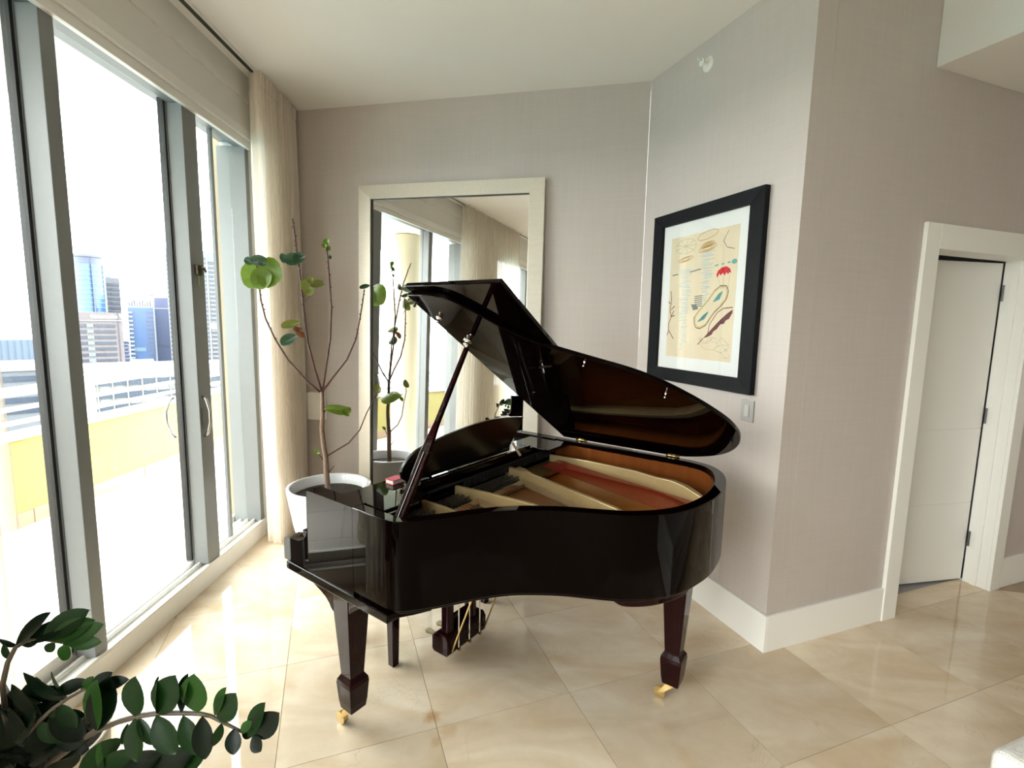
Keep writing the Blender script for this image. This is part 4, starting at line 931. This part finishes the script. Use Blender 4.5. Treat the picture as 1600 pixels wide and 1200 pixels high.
for b0, b1, k, fc, wd_2 in [((104, 1092, d3), (27, 1058, d3), 'b', .3, .7), ((84, 1084, d3), (133, 1064, d3), 'b', .5, .7), ((62, 1118, d3), (10, 1074, d3), 'b', .2, .8), ((104, 1090, d3), (74, 1054, d3), 'a', .9, .5), ((126, 1080, d3), (144, 1058, d3), 'c', .3, .9), ((150, 1074, d3), (198, 1062, d3), 'b', .5, .7), ((140, 1078, d3), (172, 1052, d3), 'b', .2, .9), ((90, 1100, d3), (118, 1140, d3), 'a', .5, .8), ((86, 1106, d3), (98, 1168, d3), 'a', .3, .8), ((60, 1128, d3), (88, 1162, d3), 'a', .3, .9), ((44, 1146, d3), (8, 1110, d3), 'b', .2, .9)]:
    zleaf(b0, b1, k, fc, wd_2)
for i in range(48):       # the crowded base of the clump
    rn = random.Random(100 + i); x, y = rn.uniform(-20, 90), rn.uniform(1085, 1225); dd = rn.uniform(1.28, 1.45); an = rn.uniform(0, 6.28); ln = rn.uniform(45, 75)
    zleaf((x, y, dd), (x + math.cos(an) * ln, y + math.sin(an) * ln, dd), 'b', rn.uniform(-.8, .8), .9)
for b0, b1, k in [((150, 1205, 1.25), (205, 1178, 1.22), 'a'), ((175, 1215, 1.25), (245, 1180, 1.22), 'b'), ((205, 1222, 1.25), (292, 1179, 1.2), 'b'), ((230, 1225, 1.25), (310, 1185, 1.2), 'a'), ((165, 1215, 1.26), (150, 1165, 1.24), 'c'), ((120, 1215, 1.3), (180, 1160, 1.26), 'a'), ((200, 1130, 1.24), (190, 1165, 1.22), 'a')]:
    zleaf(b0, b1, k, .4, .6)
for i in range(6):
    a_ = i * 1.05; off = (.06 * math.cos(a_), .06 * math.sin(a_)); MB().tube([base + Vector((off[0], off[1], 0)), base + Vector((off[0] * 1.5, off[1] * 1.5 - .02, (.07 + .02 * (i % 3))))], [.008, .005], 8).build('stem', stem_m, zz, smooth=True)

# ------------------------------------------------------------------ white upholstered seat, only its corner in view
so = empty('upholstered_sofa', (1.46, 1.36, 0), TY); tag(so, 'corner of a white upholstered sofa at the lower right edge', 'sofa')
fab = mat('white_boucle', (.80, .79, .77), .9, noise=(60, .06, (1, 1, 1)), bump=(180, .5))
MB().box(.0, 2.0, -.95, .0, .06, .27).build('base', fab, so, bevel=.02, seg=3)
MB().box(.0, 2.0, -.95, .0, .2705, .43).build('seat_cushion', fab, so, bevel=.035, seg=4)
for x, y in ((.08, -.08), (1.92, -.08), (.08, -.87), (1.92, -.87)): MB().hexa([(x - .02, y - .02, 0), (x + .02, y - .02, 0), (x + .02, y + .02, 0), (x - .02, y + .02, 0)], [(x - .03, y - .03, .06), (x + .03, y - .03, .06), (x + .03, y + .03, .06), (x - .03, y + .03, .06)]).build('foot', legm, so)

# ------------------------------------------------------------------ balcony
BZ = -0.03
PB0, PB1 = Vector((-3.890, 4.499, 0)), Vector((-3.868, 5.679, 0)); PD = (PB1 - PB0).normalized(); PN = Vector((PD.y, -PD.x, 0))
def par(s, n, z): return PB0 + PD * s + PN * n + Z * z
bal = struct(MB().hexa([win(-6, -.205, BZ - .15), win(14, -.205, BZ - .15), par(10, -.25, BZ - .15), par(-11, -.25, BZ - .15)], [win(-6, -.205, BZ - .006), win(14, -.205, BZ - .006), par(10, -.25, BZ - .006), par(-11, -.25, BZ - .006)]).build('floor_balcony', mat('balcony_grout', (.30, .26, .22), .9)), 'pale stone tiled balcony floor outside the window')
btile = mat('balcony_stone', (.60, .56, .52), .75, noise=(6, .10, (1, 3, 1)))
bt_me = MB().box(-.298, .298, -.298, .298, -.006, 0).mesh('balcony_tile'); bt_me.materials.append(btile)
for i in range(3):
    for j in range(15):
        o = link('balcony_tile', bt_me, None, bal); p = win(1.0 + .6 * j, -.51 - .6 * i, BZ); o.location = p; o.rotation_euler = (0, 0, -WY)
parap = empty('balcony_parapet', par(0, 0, BZ)); tag(parap, 'pale yellow balcony parapet with white rails on top', 'parapet')
def pbx(s0, s1, n0, n1, z0, z1, nm, M, bev=.004):
    q_ = [(s0, n1), (s1, n1), (s1, n0), (s0, n0)]
    return MB().hexa([par(s, n, z0) - parap.location for s, n in q_], [par(s, n, z1) - parap.location for s, n in q_]).build(nm, M, parap, bevel=bev)
yel = mat('pale_yellow_render', (.27, .235, .075), .85, noise=(3, .05, (1, 1, 1)), bump=(80, .1)); rail_m = mat('white_rail_paint', (.45, .45, .44), .4)
pbx(-9, 9, -.16, 0, BZ, .675, 'parapet_wall', yel); pbx(-9, 9, -.18, .02, .6755, .715, 'coping', rail_m)
for k in range(15): pbx(-9 + k * 1.2, -7.806 + k * 1.2, .0005, .014, BZ + .001, .089, 'skirting_tile', mat('skirting_stone', (.26, .18, .12), .6, noise=(6, .1, (1, 1, 1))), .001)
for z0, z1 in ((.78, .815), (.892, .927), (1.008, 1.085)): pbx(-9, 9, -.10, -.06, z0, z1, 'rail', rail_m, .006)
for k in range(11): pbx(-8.35 + k * 1.66, -8.19 + k * 1.66, -.145, -.015, .7155, 1.12, 'rail_post', rail_m, .004)
struct(MB().hexa([win(.9, -.225, 3.0), win(3.2, -.225, 3.0), Vector((-4.1, 3.22, 3.0)), Vector((-4.1, .9, 3.0))], [win(.9, -.225, 3.25), win(3.2, -.225, 3.25), Vector((-4.1, 3.22, 3.25)), Vector((-4.1, .9, 3.25))]).build('ceiling_balcony', mat('balcony_soffit', (.80, .77, .66), .8)), 'cream underside of the balcony above')
cream = mat('shaded_cream_render', (.34, .27, .18), .85, noise=(3, .05, (1, 1, 1)))  # cream darkened in its colour to stand in for shade on the wall
o = MB().lathe([(.001, 0), (.21, 0), (.21, .10), (.18, .11), (.18, 3.02), (.001, 3.02)], n=32).build('balcony_column', mat('column_cream', (.55, .48, .36), .85, noise=(3, .05, (1, 1, 1))), None, smooth=False); o.location = (-2.66, 1.50, BZ); sm(o)
tag(o, 'round cream balcony column outside, seen in the mirror', 'column')
struct(winbox('wall_outside', 3.705, 4.6, -.275, -.2005, BZ, 3.6, cream), 'cream outside wall beyond the window')
struct(winbox('trim_3', 3.56, 3.704, -.30, -.206, BZ, .16, mat('outside_sill', (.72, .66, .60), .8)), 'small stone block at the foot of the outside wall')

# ------------------------------------------------------------------ skyline
def far(px, py, Dm):
    d = ray(px, py); t = Dm / d.y; return Vector((0, 0, CAMH)) + d * t
sea = MB().add([(-2600, -2600, -62), (2600, -2600, -62), (2600, 2600, -62), (-2600, 2600, -62)], [(0, 1, 2, 3)]).build('sea', mat('turquoise_bay', (.08, .20, .23), .25, noise=(.01, .25, (1, 1, 1)))); sea['kind'] = 'stuff'; tag(sea, 'turquoise bay water on the horizon', 'sea')
struct(MB().box(-900, 250, 40, 1300, -61.9, -60).build('ground', mat('city_ground', (.28, .28, .27), .9, noise=(.05, .3, (1, 1, 1)))), 'grey city ground far below')
def tower(name, label, px0, px1, ytop, R, depth, cat='building', body=None):
    """a block standing R metres away with its front square to the line of sight"""
    d0_, d1_, dc = ray(px0, ytop), ray(px1, ytop), ray((px0 + px1) / 2, ytop)
    phi = math.atan2(dc.x, dc.y); a0, a1 = math.atan2(d0_.x, d0_.y) - phi, math.atan2(d1_.x, d1_.y) - phi
    dirv, tan_ = Vector((math.sin(phi), math.cos(phi), 0)), Vector((math.cos(phi), -math.sin(phi), 0))
    root = empty(name, dirv * R + tan_ * (R * math.tan(a0)), -phi); tag(root, label, cat)
    W_ = R * (math.tan(a1) - math.tan(a0)); Ht = CAMH + R * dc.z / math.hypot(dc.x, dc.y)
    if body: MB().box(0, W_, 0, depth, -60, Ht).build('body', body, root)
    return root, W_, Ht
def strips(root, x0, x1, z0, z1, n, M, nm, y0=-.5, y1=-.02, fill_=.5, side=None):
    hh = (z1 - z0) / n; me = MB().box(0, x1 - x0, y0, y1, 0, hh * fill_).mesh(nm); me.materials.append(M)
    for k in range(n):
        o = link(nm, me, None, root); o.location = (x0, 0, z0 + k * hh + hh * .2)
    if side:
        X, d0_, d1_ = side; me2 = MB().box(X, X + .5, d0_, d1_, 0, hh * fill_).mesh(nm); me2.materials.append(M)
        for k in range(n):
            o = link(nm, me2, None, root); o.location = (0, 0, z0 + k * hh + hh * .2)
tm = lambda n, c, r=.5: mat(n, c, r, noise=(.15, .12, (1, 1, .4)))
gblue = tm('sky_blue_glass', (0.022, 0.064, 0.135), .25); gblue2 = tm('mid_blue_glass', (0.011, 0.045, 0.128), .25); gnavy = tm('slate_blue_glass', (0.019, 0.030, 0.071), .3)
beige = tm('mauve_stone', (0.075, 0.065, 0.071), .8); win_dk = tm('dark_window', (0.011, 0.017, 0.032), .3); wht = tm('tower_white', (0.124, 0.135, 0.146), .8); greyw = tm('striped_stone', (0.075, 0.079, 0.094), .8)
band_lt = tm('pale_spandrel', (0.053, 0.101, 0.158), .4)
# round blue glass tower
t, W_, Ht = tower('glass_tower', 'light blue glass tower with a curved crown, tallest at left of the skyline', 108, 160, 398, 560, 40)
def arc(W_, n=14, bulge=9): return [(W_ * i / n, -bulge * math.sin(math.pi * i / n)) for i in range(n + 1)]
pl_ = arc(W_) + [(W_, 40), (0, 40)]
sm(MB().prism(pl_, lambda x, y: (x, y, -60), lambda x, y: (x, y, Ht - 8)).build('glass_body', gblue, t))
sm(MB().prism([(x, y + 1.5) for x, y in arc(W_)] + [(W_, 40), (0, 40)], lambda x, y: (x, y, Ht - 8), lambda x, y: (x, y, Ht - 2)).build('crown_recess', gnavy, t))
sm(MB().prism(pl_, lambda x, y: (x, y, Ht - 2), lambda x, y: (x, y, Ht)).build('crown_ring', greyw, t))
bpl = [(x, y - .4) for x, y in arc(W_)]; fm = MB().prism(bpl + [(W_, 2), (0, 2)], lambda x, y: (x, y, 0), lambda x, y: (x, y, .9)).mesh('floor_band'); fm.materials.append(band_lt)
for k in range(22): o = link('floor_band', fm, None, t); o.location = (0, 0, Ht - 13 - k * 3.9)
MB().box(W_ * .62, W_ * .66, -9.6, -5, -60, Ht - 8).build('mullion_fin', greyw, t); MB().box(W_ - .8, W_ + .8, -1, 4, -60, Ht - 8).build('mullion_fin', wht, t)
# striped tower
t, W_, Ht = tower('office_tower', 'narrow striped tower just right of the round blue glass tower', 160, 186, 434, 620, 16, body=greyw)
strips(t, .5, W_ * .42, Ht - 62, Ht - 4, 13, win_dk, 'window_strip', fill_=.55); strips(t, W_ * .45, W_ - .2, Ht - 62, Ht - 4, 13, win_dk, 'window_strip', fill_=.5)
MB().box(0, W_ * .5, 2, 14, Ht, Ht + 3).build('roof_box', wht, t)
# stone office block with a sign band
t, W_, Ht = tower('office_block', 'mauve stone office block with rows of strip windows and a sign band', 112, 190, 488, 420, 35, body=beige)
pitch = 3.75
n = 17
strips(t, W_ * .42, W_ * .84, Ht - 6.5 - n * pitch, Ht - 6.5, n, win_dk, 'window_strip', fill_=.48); strips(t, W_ * .12, W_ * .25, Ht - 6.5 - n * pitch, Ht - 6.5, n, win_dk, 'window_strip', fill_=.48)
strips(t, W_ * .265, W_ * .40, Ht - 6.5 - n * pitch, Ht - 6.5, n, tm('pale_block_glass', (0.060, 0.079, 0.094), .4), 'pale_window', fill_=.6)
MB().box(W_ * .90, W_ * .915, -.4, -.02, -60, Ht).build('corner_groove', win_dk, t); MB().box(-.3, W_ + .3, -.6, -.02, Ht - 5.6, Ht - 5.0).build('cornice', wht, t)
sgn = mat('sign_white', (.75, .75, .75), .6)
xs = W_ * .36
for k, wl_ in enumerate((1.5, 1.3, 1.4, 1.0, 1.5, 1.3, 1.2, 1.5, 1.7)):
    MB().box(xs, xs + wl_ * .8, -.4, -.05, Ht - 3.6 - (.15 if k % 2 else 0), Ht - 2.2 + (.2 if k in (0, 7) else 0)).build('sign_letter', sgn, t); xs += wl_ * 1.12
MB().prism([(xs + .4, Ht - 1.5), (xs + 3.4, Ht - 1.5), (xs + 1.9, Ht - 4.0)], lambda x, z: (x, -.4, z), lambda x, z: (x, -.05, z)).build('sign_emblem', sgn, t)
# small blue block behind
t, W_, Ht = tower('office_block', 'small dark blue block between the stone office block and the bright blue tower', 188, 202, 533, 690, 20, body=gnavy); strips(t, .2, W_ - .2, Ht - 40, Ht - 1, 10, greyw, 'floor_band', fill_=.3)
# bright blue tower with balcony column
t, W_, Ht = tower('glass_tower', 'bright blue glass tower with rooftop frame in mid skyline', 199, 240, 481, 520, 30, body=gblue2)
strips(t, -1.2, 3.0, Ht - 70, Ht - 2, 20, wht, 'balcony', y0=-2.0, fill_=.42); strips(t, W_ * .68, W_ * .93, Ht - 70, Ht - 2, 20, gnavy, 'balcony', fill_=.35); MB().box(W_ * .15, W_ * .6, -.4, -.02, Ht - 36, Ht - 33).build('floor_band', band_lt, t)
MB().box(0, W_, 0, 20, Ht, Ht + 1.2).build('roof_slab', wht, t); MB().box(W_ - .5, W_ + .6, -1, 1, -60, Ht + 4).build('corner_fin', wht, t)
for k in range(9): MB().box(W_ * .04 + k * W_ * .1, W_ * .04 + k * W_ * .1 + 1.4, 2, 10, Ht + 1.2, Ht + 4.4 + (k % 3) * .9).build('roof_frame', greyw, t)
MB().tube([(W_ * .2, 5, Ht + 4), (W_ * .34, 5, Ht + 10)], .35, 5).build('crane_jib', greyw, t)
# slate blue block
t, W_, Ht = tower('office_block', 'plain slate blue block behind the tall white balcony tower', 238, 268, 465, 560, 30)
MB().box(0, W_, 0, 30, -60, Ht - 9.5).build('body', gnavy, t); MB().box(W_ * .08, W_, 3, 26, Ht - 9.5, Ht).build('roof_storey', tm('slate_light', (0.034, 0.041, 0.090), .4), t); MB().box(-.3, W_, -.4, -.02, Ht - 10.3, Ht - 9.5).build('parapet', wht, t)
for k in range(3): MB().box(W_ * .25 + k * W_ * .17, W_ * .35 + k * W_ * .17, -.3, -.02, Ht - 45, Ht - 43.5).build('window', win_dk, t)
rt, W_, Ht = tower('tower_crane', 'thin grey crane jib above the bright blue tower', 222, 241, 461, 760, 4, 'crane')
MB().box(0, W_, 0, 2, Ht - 1, Ht + 1).build('jib', greyw, rt); MB().box(W_ * .8, W_ * .8 + 2, 0, 2, -60, Ht - 1).build('mast', wht, rt)
# white apartment tower with balconies, two faces
t, W_, Ht = tower('apartment_tower', 'tall white apartment tower with stacked balconies at right of the skyline', 257, 351, 391, 460, 34, body=wht)
nn = 30; zt_, zb_ = Ht - 4, Ht - 4 - nn * 3.35
for x0, x1, fl, M in ((.015, .07, .55, win_dk), (.10, .17, .55, gblue), (.19, .26, .55, win_dk), (.62, .66, .5, win_dk), (.70, .90, .55, win_dk), (.945, .985, .55, gnavy)):
    strips(t, W_ * x0, W_ * x1, zb_, zt_, nn, M, 'window_strip', fill_=fl)
MB().box(W_ * .685, W_ * .915, -1.2, -.02, Ht - 60, Ht - 55.5).build('mechanical_floor', wht, t); MB().box(W_ * .69, W_ * .91, -.7, -.02, Ht - 8, Ht - 1).build('top_screen', tm('lilac_glass', (0.060, 0.075, 0.120), .4), t)
MB().box(W_ * .915, W_ * .94, -1.6, -.02, -60, Ht).build('pilaster', wht, t); MB().box(W_ * .665, W_ * .69, -1.6, -.02, -60, Ht).build('pilaster', wht, t)
# low rise things below the horizon
t, W_, Ht = tower('parking_structure', 'long white low parking structure seen just above the balcony rails', 60, 380, 577, 150, 25, body=tm('deck_white', (0.158, 0.158, 0.154), .8))
for k in range(5): MB().box(W_ * .02, W_ * .98, -.5, -.02, Ht - 3.6 - k * 3.0, Ht - 2.2 - k * 3.0).build('deck_opening', win_dk, t)
for k in range(14): MB().box(W_ * (.03 + k * .07), W_ * (.036 + k * .07), -.8, -.03, Ht - 18, Ht - .8).build('pier', MATS['deck_white'], t)
MB().box(W_ * .40, W_ * .52, 4, 12, Ht, Ht + 1.6).build('stair_head', MATS['deck_white'], t)
t, W_, Ht = tower('office_block', 'hazy pale blue low block at the far left by the water', -40, 60, 531, 520, 30, body=tm('hazy_blue', (0.049, 0.075, 0.120), .6))
for k in range(9): MB().box(W_ * (.04 + k * .11), W_ * (.05 + k * .11), -.6, -.02, -60, Ht).build('facade_fin', greyw, t)
t, W_, Ht = tower('office_block', 'low dark roofed building at the far left below the hazy block', -60, 70, 572, 260, 30, body=tm('low_grey', (0.060, 0.068, 0.079), .8))
MB().box(-.5, W_ + .5, -.8, -.02, Ht - 2, Ht).build('cornice', wht, t)
for k in range(4): MB().box(0, W_, -.4, -.02, Ht - 6 - k * 4, Ht - 4 - k * 4).build('window_strip', win_dk, t)
